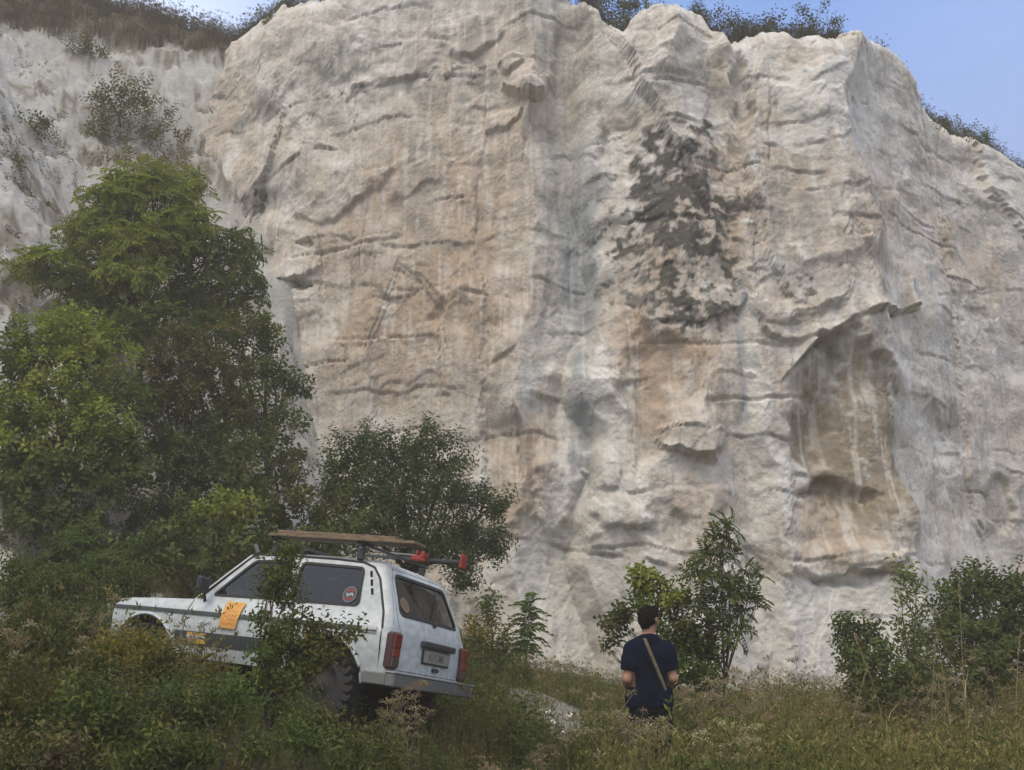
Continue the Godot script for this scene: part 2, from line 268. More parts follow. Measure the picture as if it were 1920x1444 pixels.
const PLANTS := [
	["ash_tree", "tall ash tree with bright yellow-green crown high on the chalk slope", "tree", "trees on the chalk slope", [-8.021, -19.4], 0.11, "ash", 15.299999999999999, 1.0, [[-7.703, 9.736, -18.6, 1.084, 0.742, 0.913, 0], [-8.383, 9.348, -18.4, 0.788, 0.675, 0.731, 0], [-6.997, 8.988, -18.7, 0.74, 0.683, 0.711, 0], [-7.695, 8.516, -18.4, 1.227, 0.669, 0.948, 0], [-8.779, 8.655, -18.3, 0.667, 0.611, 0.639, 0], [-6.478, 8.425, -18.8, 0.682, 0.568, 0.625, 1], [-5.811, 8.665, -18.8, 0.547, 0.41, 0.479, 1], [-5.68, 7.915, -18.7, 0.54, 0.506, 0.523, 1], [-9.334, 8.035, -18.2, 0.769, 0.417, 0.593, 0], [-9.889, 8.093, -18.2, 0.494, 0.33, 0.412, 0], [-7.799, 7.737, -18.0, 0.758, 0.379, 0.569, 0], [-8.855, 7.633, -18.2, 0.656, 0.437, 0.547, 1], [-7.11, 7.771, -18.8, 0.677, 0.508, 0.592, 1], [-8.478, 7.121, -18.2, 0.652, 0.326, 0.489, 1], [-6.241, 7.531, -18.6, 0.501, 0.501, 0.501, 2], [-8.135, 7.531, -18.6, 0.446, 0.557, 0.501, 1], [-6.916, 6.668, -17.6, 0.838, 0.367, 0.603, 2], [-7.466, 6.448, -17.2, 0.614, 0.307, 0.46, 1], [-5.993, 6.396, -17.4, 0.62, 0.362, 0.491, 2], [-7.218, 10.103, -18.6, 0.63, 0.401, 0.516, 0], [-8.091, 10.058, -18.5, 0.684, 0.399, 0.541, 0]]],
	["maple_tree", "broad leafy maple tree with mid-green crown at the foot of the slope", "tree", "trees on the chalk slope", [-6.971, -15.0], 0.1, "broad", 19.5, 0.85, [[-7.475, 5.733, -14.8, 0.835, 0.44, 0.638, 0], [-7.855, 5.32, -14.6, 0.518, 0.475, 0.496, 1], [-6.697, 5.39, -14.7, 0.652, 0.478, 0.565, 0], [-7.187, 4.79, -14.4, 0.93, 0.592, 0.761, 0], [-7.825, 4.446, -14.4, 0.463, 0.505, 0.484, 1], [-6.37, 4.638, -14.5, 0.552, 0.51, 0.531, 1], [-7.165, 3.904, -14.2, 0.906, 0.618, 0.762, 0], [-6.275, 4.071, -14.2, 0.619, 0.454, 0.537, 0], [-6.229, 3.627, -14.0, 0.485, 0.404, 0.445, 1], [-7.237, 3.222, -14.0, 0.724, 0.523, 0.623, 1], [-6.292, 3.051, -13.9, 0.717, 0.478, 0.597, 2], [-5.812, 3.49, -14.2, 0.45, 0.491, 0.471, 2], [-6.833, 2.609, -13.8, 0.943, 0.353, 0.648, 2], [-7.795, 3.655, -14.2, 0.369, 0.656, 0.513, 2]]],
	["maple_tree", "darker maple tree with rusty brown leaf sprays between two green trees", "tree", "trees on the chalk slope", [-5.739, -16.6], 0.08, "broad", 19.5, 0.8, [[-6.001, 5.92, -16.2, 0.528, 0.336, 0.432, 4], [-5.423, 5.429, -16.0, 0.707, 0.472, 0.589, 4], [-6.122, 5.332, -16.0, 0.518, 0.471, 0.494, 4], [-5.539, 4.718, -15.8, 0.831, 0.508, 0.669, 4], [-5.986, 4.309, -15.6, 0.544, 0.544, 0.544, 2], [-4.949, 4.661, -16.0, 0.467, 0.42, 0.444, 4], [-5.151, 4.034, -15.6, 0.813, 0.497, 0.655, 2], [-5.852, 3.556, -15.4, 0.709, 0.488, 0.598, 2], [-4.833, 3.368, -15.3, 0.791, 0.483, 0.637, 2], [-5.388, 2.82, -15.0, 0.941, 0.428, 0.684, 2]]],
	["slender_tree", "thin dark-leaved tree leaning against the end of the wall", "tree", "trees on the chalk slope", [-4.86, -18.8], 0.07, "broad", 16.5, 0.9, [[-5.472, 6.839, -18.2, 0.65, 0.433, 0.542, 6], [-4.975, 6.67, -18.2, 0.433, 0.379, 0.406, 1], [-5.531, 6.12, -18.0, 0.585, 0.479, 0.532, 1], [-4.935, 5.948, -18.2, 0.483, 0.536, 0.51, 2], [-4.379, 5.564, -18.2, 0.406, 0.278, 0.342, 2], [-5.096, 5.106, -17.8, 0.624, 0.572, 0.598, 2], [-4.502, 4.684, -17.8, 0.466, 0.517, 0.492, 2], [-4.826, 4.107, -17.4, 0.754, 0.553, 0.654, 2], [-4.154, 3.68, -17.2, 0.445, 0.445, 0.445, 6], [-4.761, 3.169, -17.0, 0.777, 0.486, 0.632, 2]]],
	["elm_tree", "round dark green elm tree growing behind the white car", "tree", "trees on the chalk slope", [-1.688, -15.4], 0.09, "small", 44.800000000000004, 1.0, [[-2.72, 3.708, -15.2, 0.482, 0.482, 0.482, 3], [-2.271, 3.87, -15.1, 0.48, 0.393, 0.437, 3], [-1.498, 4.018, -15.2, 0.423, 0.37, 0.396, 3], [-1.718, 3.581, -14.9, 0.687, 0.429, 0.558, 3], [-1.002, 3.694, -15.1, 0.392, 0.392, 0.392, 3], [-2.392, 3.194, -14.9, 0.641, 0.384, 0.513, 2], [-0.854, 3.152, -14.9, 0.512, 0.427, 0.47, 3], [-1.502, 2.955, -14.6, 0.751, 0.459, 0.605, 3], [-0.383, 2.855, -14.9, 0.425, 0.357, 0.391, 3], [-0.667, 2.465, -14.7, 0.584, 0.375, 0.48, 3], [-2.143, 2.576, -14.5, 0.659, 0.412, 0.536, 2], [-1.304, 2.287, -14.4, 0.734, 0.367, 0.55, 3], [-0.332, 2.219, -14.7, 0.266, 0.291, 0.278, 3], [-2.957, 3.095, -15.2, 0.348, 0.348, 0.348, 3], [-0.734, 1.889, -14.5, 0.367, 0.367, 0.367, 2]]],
	["bush", "dark tangled bush filling the gap behind the car roof", "bush", "bushes behind the car", [-2.954, -13.8], 0.04, "broad", 18.0, 0.85, [[-3.102, 2.711, -13.6, 0.582, 0.349, 0.465, 4], [-2.585, 2.393, -13.4, 0.532, 0.342, 0.437, 2], [-3.472, 2.388, -13.3, 0.528, 0.34, 0.434, 2], [-2.907, 2.087, -13.2, 0.82, 0.298, 0.559, 2]]],
	["bush", "low leafy bush behind the car bonnet", "bush", "bushes behind the car", [-4.233, -13.0], 0.04, "broad", 18.0, 0.85, [[-4.003, 2.664, -13.0, 0.445, 0.334, 0.389, 0], [-4.353, 2.288, -12.8, 0.58, 0.326, 0.453, 2], [-3.734, 2.141, -12.7, 0.431, 0.287, 0.359, 2], [-4.767, 2.067, -12.6, 0.569, 0.285, 0.427, 2], [-4.084, 1.925, -12.5, 0.634, 0.211, 0.423, 6]]],
	["bush", "feathery green bush at the foot of the chalk slope", "bush", "bushes behind the car", [-5.716, -12.6], 0.03, "ash", 20.4, 0.6, [[-5.77, 2.137, -12.6, 0.321, 0.321, 0.321, 1], [-5.938, 1.923, -12.4, 0.384, 0.279, 0.332, 6], [-5.26, 1.853, -12.3, 0.415, 0.242, 0.329, 1]]],
	["bush", "yellowing bush between the car and the chalk wall", "bush", "bushes behind the car", [-0.262, -13.6], 0.03, "small", 28.8, 1.0, [[-0.453, 1.059, -13.6, 0.242, 0.302, 0.272, 7], [-0.187, 0.811, -13.5, 0.299, 0.299, 0.299, 6], [-0.44, 0.646, -13.3, 0.293, 0.293, 0.293, 1], [0.037, 0.576, -13.3, 0.293, 0.205, 0.249, 6], [-0.347, 1.424, -13.8, 0.17, 0.27, 0.22, 1]]],
	["scrub_bush", "spreading olive scrub tree standing on the upper chalk hillside", "bush", "scrub on the chalk hillside", [-12.313, -26.861], 0.04, "small", 14.4, 1.5, [[-12.268, 16.901, -26.461, 1.001, 0.534, 0.768, 6], [-12.826, 16.627, -26.461, 0.666, 0.466, 0.566, 6], [-11.652, 16.535, -26.461, 0.699, 0.466, 0.583, 6], [-12.186, 15.99, -26.461, 0.912, 0.497, 0.705, 2], [-12.559, 15.539, -26.461, 0.744, 0.364, 0.554, 2]]],
	["scrub_bush", "brown thicket beside the olive scrub tree", "bush", "scrub on the chalk hillside", [-11.186, -26.84], 0.04, "small", 14.4, 1.5, [[-11.07, 15.618, -26.44, 0.826, 0.43, 0.628, 5], [-10.685, 15.978, -26.44, 0.265, 0.398, 0.331, 2], [-11.607, 15.133, -26.44, 0.988, 0.263, 0.626, 5], [-10.313, 15.438, -26.44, 0.363, 0.264, 0.314, 5]]],
	["scrub_bush", "small dark bush alone on the pale chalk", "bush", "scrub on the chalk hillside", [-13.94, -25.163], 0.04, "small", 14.4, 1.5, [[-13.918, 14.647, -24.763, 0.495, 0.402, 0.448, 2], [-13.445, 14.85, -24.763, 0.372, 0.341, 0.356, 5], [-13.724, 14.278, -24.763, 0.524, 0.216, 0.37, 2]]],
	["scrub_bush", "dark low scrub just below the grassy ridge", "bush", "scrub on the chalk hillside", [-14.662, -28.428], 0.04, "small", 14.4, 1.5, [[-14.668, 19.516, -28.028, 0.501, 0.25, 0.376, 5], [-14.197, 19.277, -28.028, 0.393, 0.25, 0.321, 2], [-13.652, 19.178, -28.028, 0.25, 0.214, 0.232, 2]]],
	["scrub_bush", "thin brown scrub in the gully above the ash tree", "bush", "scrub on the chalk hillside", [-11.041, -26.274], 0.04, "small", 14.4, 1.5, [[-11.703, 14.184, -25.874, 0.962, 0.321, 0.641, 5], [-10.42, 14.184, -25.874, 0.802, 0.385, 0.593, 5], [-9.581, 13.666, -25.874, 0.351, 0.575, 0.463, 5]]],
	["scrub_bush", "tiny tuft of scrub on the bare chalk face", "bush", "scrub on the chalk hillside", [-12.485, -21.707], 0.04, "small", 14.4, 1.5, [[-12.275, 11.715, -21.307, 0.211, 0.369, 0.29, 6], [-12.336, 11.333, -21.307, 0.184, 0.157, 0.171, 2]]],
	["bush", "large dark green bush with dense crown at the end of the wall", "bush", "bushes at the foot of the wall", [6.12, -12.6], 0.06, "broad", 21.0, 0.62, [[6.221, 1.685, -12.6, 0.424, 0.283, 0.353, 2], [6.495, 1.445, -12.5, 0.419, 0.314, 0.367, 2], [5.866, 1.445, -12.5, 0.335, 0.279, 0.307, 2], [6.08, 1.116, -12.3, 0.615, 0.342, 0.478, 2], [5.543, 0.989, -12.2, 0.338, 0.338, 0.338, 2], [6.228, 0.808, -12.0, 0.464, 0.364, 0.414, 2], [5.631, 0.626, -11.9, 0.524, 0.327, 0.426, 6], [6.744, 1.65, -12.4, 0.348, 0.348, 0.348, 2], [6.708, 1.12, -12.2, 0.407, 0.474, 0.44, 2]]],
	["bush", "upright bush with two leafy peaks in front of the white chalk", "bush", "bushes at the foot of the wall", [4.283, -11.8], 0.04, "broad", 22.5, 0.55, [[4.175, 1.138, -11.8, 0.17, 0.197, 0.184, 2], [4.464, 1.074, -11.8, 0.17, 0.183, 0.177, 2], [4.077, 0.923, -11.7, 0.168, 0.181, 0.175, 2], [4.358, 0.867, -11.6, 0.288, 0.205, 0.247, 2], [4.052, 0.691, -11.5, 0.253, 0.222, 0.237, 2], [4.386, 0.609, -11.4, 0.345, 0.219, 0.282, 1], [4.085, 0.44, -11.3, 0.309, 0.186, 0.248, 6]]],
	["bush", "olive thicket of stems between the upright bush and the large bush", "bush", "bushes at the foot of the wall", [4.869, -11.6], 0.03, "small", 28.8, 1.0, [[4.952, 0.822, -11.8, 0.326, 0.261, 0.293, 6], [4.718, 0.591, -11.6, 0.383, 0.255, 0.319, 1], [5.069, 0.549, -11.4, 0.375, 0.282, 0.329, 6], [4.779, 0.393, -11.2, 0.49, 0.214, 0.352, 6]]],
	["sapling", "pale green sapling with airy leaves before the white chalk", "sapling", "saplings by the wall", [5.739, -14.0], 0.02, "small", 14.4, 1.25, [[5.783, 1.804, -14.0, 0.157, 0.142, 0.149, 8], [5.95, 1.65, -14.0, 0.157, 0.141, 0.149, 8], [5.676, 1.498, -13.9, 0.202, 0.156, 0.179, 8], [5.934, 1.347, -13.9, 0.186, 0.155, 0.171, 8], [5.682, 1.162, -13.8, 0.261, 0.154, 0.207, 8], [5.582, 0.903, -13.8, 0.214, 0.122, 0.168, 8], [5.938, 0.972, -13.9, 0.17, 0.108, 0.139, 8]]],
	["maple_sapling", "leafy young maple with lime green top behind the standing man", "sapling", "saplings by the wall", [1.649, -10.6], 0.025, "broad", 22.5, 0.58, [[1.4, 1.778, -10.6, 0.119, 0.095, 0.107, 0], [1.516, 1.679, -10.6, 0.19, 0.119, 0.155, 0], [1.664, 1.65, -10.6, 0.155, 0.107, 0.131, 0], [1.732, 1.507, -10.5, 0.2, 0.117, 0.158, 0], [1.36, 1.39, -10.6, 0.236, 0.13, 0.183, 1], [1.191, 1.272, -10.7, 0.179, 0.131, 0.155, 6], [1.873, 1.364, -10.5, 0.234, 0.164, 0.199, 4], [2.022, 1.198, -10.4, 0.26, 0.185, 0.222, 4], [1.786, 1.087, -10.4, 0.288, 0.202, 0.245, 1], [2.127, 0.976, -10.4, 0.259, 0.201, 0.23, 6], [1.874, 0.845, -10.3, 0.312, 0.199, 0.255, 1], [1.116, 1.076, -10.6, 0.129, 0.094, 0.112, 4], [2.066, 0.71, -10.3, 0.226, 0.142, 0.184, 6], [1.055, 0.991, -10.6, 0.082, 0.059, 0.07, 1]]],
	["ash_sapling", "thin ash sapling with dark drooping leaves rising above the man", "sapling", "saplings by the wall", [2.252, -10.4], 0.02, "ash", 15.299999999999999, 0.62, [[2.323, 2.279, -10.3, 0.082, 0.094, 0.088, 2], [2.228, 2.117, -10.3, 0.128, 0.087, 0.108, 2], [2.126, 1.922, -10.3, 0.116, 0.076, 0.096, 2], [2.383, 1.965, -10.4, 0.082, 0.082, 0.082, 2], [2.072, 1.752, -10.3, 0.104, 0.069, 0.087, 2], [2.6, 1.736, -10.4, 0.14, 0.082, 0.111, 2], [2.264, 1.661, -10.3, 0.127, 0.081, 0.104, 2], [2.448, 1.526, -10.3, 0.15, 0.092, 0.121, 2], [2.155, 1.414, -10.3, 0.126, 0.08, 0.103, 2], [2.5, 1.303, -10.3, 0.138, 0.086, 0.112, 2], [2.285, 1.136, -10.3, 0.149, 0.091, 0.12, 1]]],
	["leaning_shrub", "tall small-leaved shrub leaning across the car door", "shrub", "shrubs and weeds in front of the car", [-1.743, -6.6], 0.028, "small", 41.6, 0.62, [[-1.755, 1.895, -7.4, 0.092, 0.109, 0.1, 6], [-1.852, 1.752, -7.4, 0.108, 0.092, 0.1, 6], [-1.702, 1.71, -7.3, 0.09, 0.115, 0.103, 6], [-1.86, 1.61, -7.3, 0.114, 0.074, 0.094, 6], [-1.711, 1.552, -7.2, 0.121, 0.089, 0.105, 6], [-1.846, 1.454, -7.2, 0.12, 0.08, 0.1, 2], [-1.639, 1.399, -7.1, 0.134, 0.087, 0.111, 6], [-1.459, 1.342, -7.1, 0.142, 0.071, 0.106, 4], [-1.261, 1.323, -7.1, 0.126, 0.055, 0.091, 6], [-1.708, 1.29, -7.0, 0.175, 0.085, 0.13, 6], [-1.492, 1.234, -7.0, 0.194, 0.085, 0.139, 6], [-1.753, 1.166, -6.9, 0.171, 0.091, 0.131, 1], [-1.521, 1.111, -6.9, 0.209, 0.099, 0.154, 6], [-1.296, 1.178, -7.0, 0.139, 0.077, 0.108, 4], [-1.794, 1.029, -6.8, 0.149, 0.097, 0.123, 1], [-1.567, 0.976, -6.8, 0.168, 0.093, 0.131, 6], [-1.514, 0.857, -6.6, 0.18, 0.108, 0.144, 2]]],
	["yellow_shrub", "low shrub with yellow leaves in front of the front wheel", "shrub", "shrubs and weeds in front of the car", [-2.483, -6.6], 0.015, "small", 41.6, 0.62, [[-2.598, 1.264, -6.8, 0.151, 0.06, 0.105, 7], [-2.802, 1.227, -6.8, 0.135, 0.068, 0.102, 7], [-2.625, 1.162, -6.7, 0.222, 0.059, 0.14, 7], [-2.403, 1.162, -6.7, 0.148, 0.059, 0.104, 6], [-2.469, 1.082, -6.6, 0.218, 0.073, 0.145, 6], [-2.763, 1.117, -6.6, 0.145, 0.073, 0.109, 6]]],
	["weed_thicket", "brown-green weed thicket beside the car bonnet", "weeds", "shrubs and weeds in front of the car", [-3.957, -8.0], 0.008, "small", 32.0, 0.6, [[-3.999, 1.303, -8.0, 0.311, 0.213, 0.262, 6], [-4.088, 1.18, -7.9, 0.214, 0.157, 0.186, 6], [-3.833, 1.2, -8.0, 0.186, 0.16, 0.173, 6], [-4.032, 1.429, -8.1, 0.158, 0.108, 0.133, 6]]],
	["weed_thicket", "dark weed thicket touching the front wing of the car", "weeds", "shrubs and weeds in front of the car", [-3.803, -8.4], 0.008, "small", 32.0, 0.6, [[-3.835, 1.376, -8.4, 0.281, 0.15, 0.215, 2], [-3.918, 1.29, -8.3, 0.194, 0.111, 0.152, 2], [-3.687, 1.303, -8.4, 0.168, 0.112, 0.14, 2], [-3.861, 1.465, -8.5, 0.142, 0.076, 0.109, 2]]],
	["weed_thicket", "rusty weed thicket growing low beside the yellow shrub", "weeds", "shrubs and weeds in front of the car", [-3.024, -6.2], 0.008, "small", 32.0, 0.6, [[-3.056, 0.986, -6.2, 0.272, 0.163, 0.217, 4], [-3.129, 0.902, -6.1, 0.186, 0.12, 0.153, 6], [-2.912, 0.909, -6.2, 0.163, 0.122, 0.142, 4], [-3.088, 1.075, -6.3, 0.138, 0.083, 0.111, 4]]],
	["weed_thicket", "deep green weed thicket below the yellow shrub", "weeds", "shrubs and weeds in front of the car", [-2.56, -6.0], 0.008, "small", 32.0, 0.6, [[-2.587, 0.914, -6.0, 0.262, 0.157, 0.21, 2], [-2.663, 0.835, -5.9, 0.18, 0.116, 0.148, 2], [-2.449, 0.839, -6.0, 0.157, 0.118, 0.137, 2], [-2.613, 0.997, -6.1, 0.134, 0.08, 0.107, 2]]],
	["weed_thicket", "dark weed thicket below the car sill", "weeds", "shrubs and weeds in front of the car", [-2.116, -6.2], 0.008, "small", 32.0, 0.6, [[-2.134, 0.922, -6.2, 0.271, 0.122, 0.196, 2], [-2.227, 0.862, -6.1, 0.186, 0.09, 0.138, 6], [-1.995, 0.864, -6.2, 0.162, 0.091, 0.127, 2], [-2.147, 0.984, -6.3, 0.138, 0.062, 0.1, 2]]],
	["weed_thicket", "green weed thicket at the foot of the leaning shrub", "weeds", "shrubs and weeds in front of the car", [-1.876, -6.4], 0.008, "small", 32.0, 0.6, [[-1.893, 0.965, -6.4, 0.21, 0.126, 0.168, 1], [-1.962, 0.902, -6.3, 0.145, 0.093, 0.119, 2], [-1.784, 0.905, -6.4, 0.126, 0.094, 0.11, 1], [-1.906, 1.031, -6.5, 0.107, 0.064, 0.086, 1]]],
	["weed_thicket", "low dark thicket at the edge of the grass", "weeds", "shrubs and weeds in front of the car", [-1.948, -5.5], 0.008, "small", 32.0, 0.6, [[-1.965, 0.777, -5.5, 0.328, 0.107, 0.217, 2], [-2.085, 0.731, -5.4, 0.225, 0.079, 0.152, 6], [-1.798, 0.727, -5.5, 0.196, 0.08, 0.138, 2], [-1.973, 0.826, -5.6, 0.167, 0.055, 0.111, 2]]],
	["weed_thicket", "brown withered thicket near the chalk stones", "weeds", "shrubs and weeds in front of the car", [-2.52, -5.4], 0.008, "small", 32.0, 0.6, [[-2.541, 0.765, -5.4, 0.292, 0.093, 0.193, 5], [-2.631, 0.728, -5.3, 0.2, 0.069, 0.134, 2], [-2.39, 0.721, -5.4, 0.175, 0.07, 0.122, 5], [-2.564, 0.805, -5.5, 0.149, 0.048, 0.098, 5]]],
	["weed_thicket", "reddish weeds in front of the rear wheel", "weeds", "shrubs and weeds in front of the car", [-1.243, -6.4], 0.008, "small", 32.0, 0.6, [[-1.252, 0.733, -6.4, 0.209, 0.083, 0.146, 4], [-1.332, 0.698, -6.3, 0.143, 0.061, 0.102, 6], [-1.146, 0.693, -6.4, 0.125, 0.062, 0.094, 4], [-1.252, 0.768, -6.5, 0.106, 0.042, 0.074, 4]]],
	["weed_thicket", "low green weeds under the leaning shrub", "weeds", "shrubs and weeds in front of the car", [-1.292, -6.0], 0.008, "small", 32.0, 0.6, [[-1.302, 0.759, -6.0, 0.293, 0.104, 0.199, 1], [-1.421, 0.714, -5.9, 0.201, 0.077, 0.139, 2], [-1.154, 0.71, -6.0, 0.175, 0.078, 0.127, 1], [-1.297, 0.807, -6.1, 0.149, 0.053, 0.101, 1]]],
	["weed_thicket", "olive weeds in front of the car bumper", "weeds", "shrubs and weeds in front of the car", [-0.81, -5.8], 0.008, "small", 32.0, 0.6, [[-0.815, 0.7, -5.8, 0.282, 0.075, 0.179, 6], [-0.939, 0.673, -5.7, 0.194, 0.055, 0.125, 6], [-0.673, 0.664, -5.8, 0.169, 0.056, 0.113, 6], [-0.802, 0.729, -5.9, 0.144, 0.038, 0.091, 6]]],
	["weed_thicket", "weedy mound of scrub on the chalk slope above the bonnet", "weeds", "shrubs and weeds in front of the car", [-5.074, -11.0], 0.008, "small", 32.0, 0.8, [[-5.119, 1.65, -11.0, 0.432, 0.222, 0.327, 6], [-5.272, 1.516, -10.9, 0.299, 0.165, 0.232, 2], [-4.893, 1.542, -11.0, 0.258, 0.166, 0.212, 6], [-5.136, 1.787, -11.1, 0.218, 0.112, 0.165, 6]]],
	["weed_thicket", "weedy mound of scrub hanging over white scree", "weeds", "shrubs and weeds in front of the car", [-5.682, -11.0], 0.008, "small", 32.0, 0.8, [[-5.743, 1.71, -11.0, 0.309, 0.296, 0.303, 2], [-5.823, 1.531, -10.9, 0.213, 0.219, 0.216, 6], [-5.572, 1.566, -11.0, 0.185, 0.222, 0.203, 2], [-5.784, 1.894, -11.1, 0.156, 0.15, 0.153, 2]]],
	["weed_thicket", "weedy mound of scrub behind the bonnet", "weeds", "shrubs and weeds in front of the car", [-4.615, -11.5], 0.008, "small", 32.0, 0.8, [[-4.648, 1.713, -11.5, 0.387, 0.155, 0.271, 6], [-4.791, 1.619, -11.4, 0.268, 0.115, 0.192, 2], [-4.448, 1.637, -11.5, 0.232, 0.116, 0.174, 6], [-4.658, 1.809, -11.6, 0.196, 0.078, 0.137, 6]]],
	["plateau_bush", "dark bush in the notch between two chalk humps", "bush", "scrub on the plateau", [3.025, -23.8], 0.03, "small", 22.400000000000002, 1.3, [[2.862, 17.621, -23.4, 0.678, 0.331, 0.505, 5], [3.499, 17.928, -23.6, 0.608, 0.274, 0.441, 2], [2.656, 18.115, -23.5, 0.683, 0.304, 0.493, 2], [3.023, 16.852, -23.0, 0.295, 0.265, 0.28, 2]]],
	["plateau_bush", "small airy tree standing on the plateau edge against the sky", "bush", "scrub on the plateau", [7.654, -21.6], 0.02, "small", 12.8, 1.2, [[7.5, 16.148, -21.4, 0.22, 0.165, 0.193, 6], [7.917, 16.21, -21.4, 0.248, 0.165, 0.207, 6], [8.266, 15.902, -21.4, 0.22, 0.124, 0.172, 6], [7.713, 15.84, -21.4, 0.274, 0.137, 0.206, 6], [7.53, 15.565, -21.4, 0.411, 0.123, 0.267, 5]]],
	["plateau_bush", "low brown bush behind the second chalk hump", "bush", "scrub on the plateau", [6.606, -22.0], 0.02, "small", 19.200000000000003, 1.2, [[6.709, 16.074, -21.8, 0.475, 0.14, 0.307, 5], [5.923, 16.175, -22.0, 0.395, 0.197, 0.296, 2], [5.279, 16.626, -22.2, 0.428, 0.143, 0.285, 5], [6.696, 15.856, -21.8, 0.698, 0.14, 0.419, 2], [5.497, 16.112, -22.0, 0.366, 0.197, 0.282, 5]]],
	["plateau_bush", "grey-brown brush along the top of the high wall", "bush", "scrub on the plateau", [-6.818, -26.5], 0.02, "small", 19.200000000000003, 1.3, [[-6.924, 19.722, -26.2, 0.76, 0.27, 0.515, 5], [-6.044, 19.829, -26.0, 0.755, 0.235, 0.495, 2], [-7.766, 19.222, -26.3, 0.506, 0.203, 0.355, 5]]],
	["plateau_bush", "low brown brush on the sloping plateau edge beyond the arris", "bush", "scrub on the plateau", [12.344, -23.6], 0.015, "small", 19.200000000000003, 1.1, [[11.299, 13.537, -22.3, 0.363, 0.195, 0.279, 5], [11.937, 13.399, -22.5, 0.421, 0.169, 0.295, 5], [12.571, 13.339, -22.8, 0.341, 0.142, 0.241, 2]]],
]


var rng := RandomNumberGenerator.new()
var used := {}
var M := {}


func _ready() -> void:
	# ---- camera
	var cam := Camera3D.new()
	cam.name = "camera"
	add_child(cam)
	cam.position = Vector3(0, 1.65, 0)
	cam.rotation_degrees = Vector3(12.236, 0, 0)
	cam.fov = 45.0
	cam.near = 0.1
	cam.far = 2000.0
	cam.current = true
	# ---- sky, exposure
	var env := Environment.new()
	env.background_mode = Environment.BG_SKY
	env.tonemap_mode = Environment.TONE_MAPPER_LINEAR
	env.tonemap_exposure = 1.54
	env.sdfgi_enabled = true
	env.ssao_enabled = true
	env.ssil_enabled = true
	var sm := ProceduralSkyMaterial.new()
	sm.sky_top_color = Color(0.35, 0.54, 0.82)
	sm.sky_horizon_color = Color(0.78, 0.81, 0.84)
	sm.sky_curve = 0.16
	sm.ground_bottom_color = Color(0.30, 0.29, 0.22)
	sm.ground_horizon_color = Color(0.60, 0.62, 0.60)
	sm.sun_angle_max = 2.0
	sm.sky_cover = cloud_cover()
	sm.sky_cover_modulate = Color(1, 1, 1, 1)
	var sky := Sky.new()
	sky.sky_material = sm
	env.sky = sky
	env.background_energy_multiplier = 1.0
	env.fog_enabled = true
	env.fog_density = 0.0044
	env.fog_light_color = Color(0.98, 0.94, 0.88)
	var we := WorldEnvironment.new()
	we.name = "world_environment"
	we.environment = env
	add_child(we)
	# ---- the veiled sun
	var sun := DirectionalLight3D.new()
	sun.name = "sun"
	sun.light_energy = 0.46
	sun.light_color = Color(1.0, 0.95, 0.87)
	sun.light_angular_distance = 26.0
	sun.shadow_enabled = true
	add_child(sun)
	sun.look_at_from_position(Vector3.ZERO, Vector3(0.30, -1.0, -0.42), Vector3.UP)
	rng.seed = 71
	make_materials()
	# ---- the setting
	make_cliff()
	make_hillside()
	make_ground()
	print("setting ", Time.get_ticks_msec())
	M.straw = solid(Color(0.30, 0.235, 0.11), 0.8)
	M.stone = solid(Color(0.62, 0.61, 0.57), 0.95)
	make_leaves()
	for i in PLANTS.size():
		plant(PLANTS[i], i)
	print("plants ", Time.get_ticks_msec())
	pinnate_sapling(Vector3(0.24, ground_height(0.24, -14.4), -14.4), 1.25, "small bright green ash sapling against the chalk wall", Color(0.11, 0.17, 0.035), 40, 0.36, Vector3(0.0, 0, 0.05), 2)
	make_weeds()
	make_grass()
	make_stones()
	print("grass ", Time.get_ticks_msec())
	make_car()
	print("car ", Time.get_ticks_msec())
	make_man()
	print("man ", Time.get_ticks_msec())


# ------------------------------------------------------------------ helpers
func numbered(called: String) -> String:
	if not used.has(called):
		used[called] = 0
		return called
	used[called] += 1
	return "%s_%03d" % [called, used[called]]


func tag(o: Node3D, label: String, category: String, group := "", kind := "") -> void:
	if label:
		o.set_meta("label", label)
	if category:
		o.set_meta("category", category)
	if group:
		o.set_meta("group", group)
	if kind:
		o.set_meta("kind", kind)


func base(called: String, at: Vector3, label: String, category: String, group := "") -> Node3D:
	var o := Node3D.new()
	o.name = numbered(called)
	add_child(o)
	o.position = at
	tag(o, label, category, group)
	return o


func put(called: String, mesh: Mesh, m: Material, parent: Node3D = null) -> MeshInstance3D:
	var o := MeshInstance3D.new()
	o.mesh = mesh
	if m:
		o.material_override = m
	if parent == null or parent == self:
		o.name = numbered(called)
		add_child(o)
	else:
		o.name = called
		parent.add_child(o, true)
	return o


func multi(called: String, mesh: Mesh, m: Material, where: Array[Transform3D], tint: PackedColorArray, parent: Node3D = null) -> MultiMeshInstance3D:
	var mm := MultiMesh.new()
	mm.transform_format = MultiMesh.TRANSFORM_3D
	mm.use_colors = true
	mm.mesh = mesh
	mm.instance_count = where.size()
	for i in where.size():
		mm.set_instance_transform(i, where[i])
		mm.set_instance_color(i, tint[i])
	var o := MultiMeshInstance3D.new()
	o.multimesh = mm
	o.material_override = m
	o.set_meta("kind", "stuff")
	if parent == null:
		o.name = numbered(called)
		add_child(o)
	else:
		o.name = called
		parent.add_child(o, true)
	return o


func solid(c: Color, rough := 0.8, metal := 0.0) -> StandardMaterial3D:
	var m := StandardMaterial3D.new()
	m.albedo_color = c.linear_to_srgb()
	m.roughness = rough
	m.metallic = metal
	return m


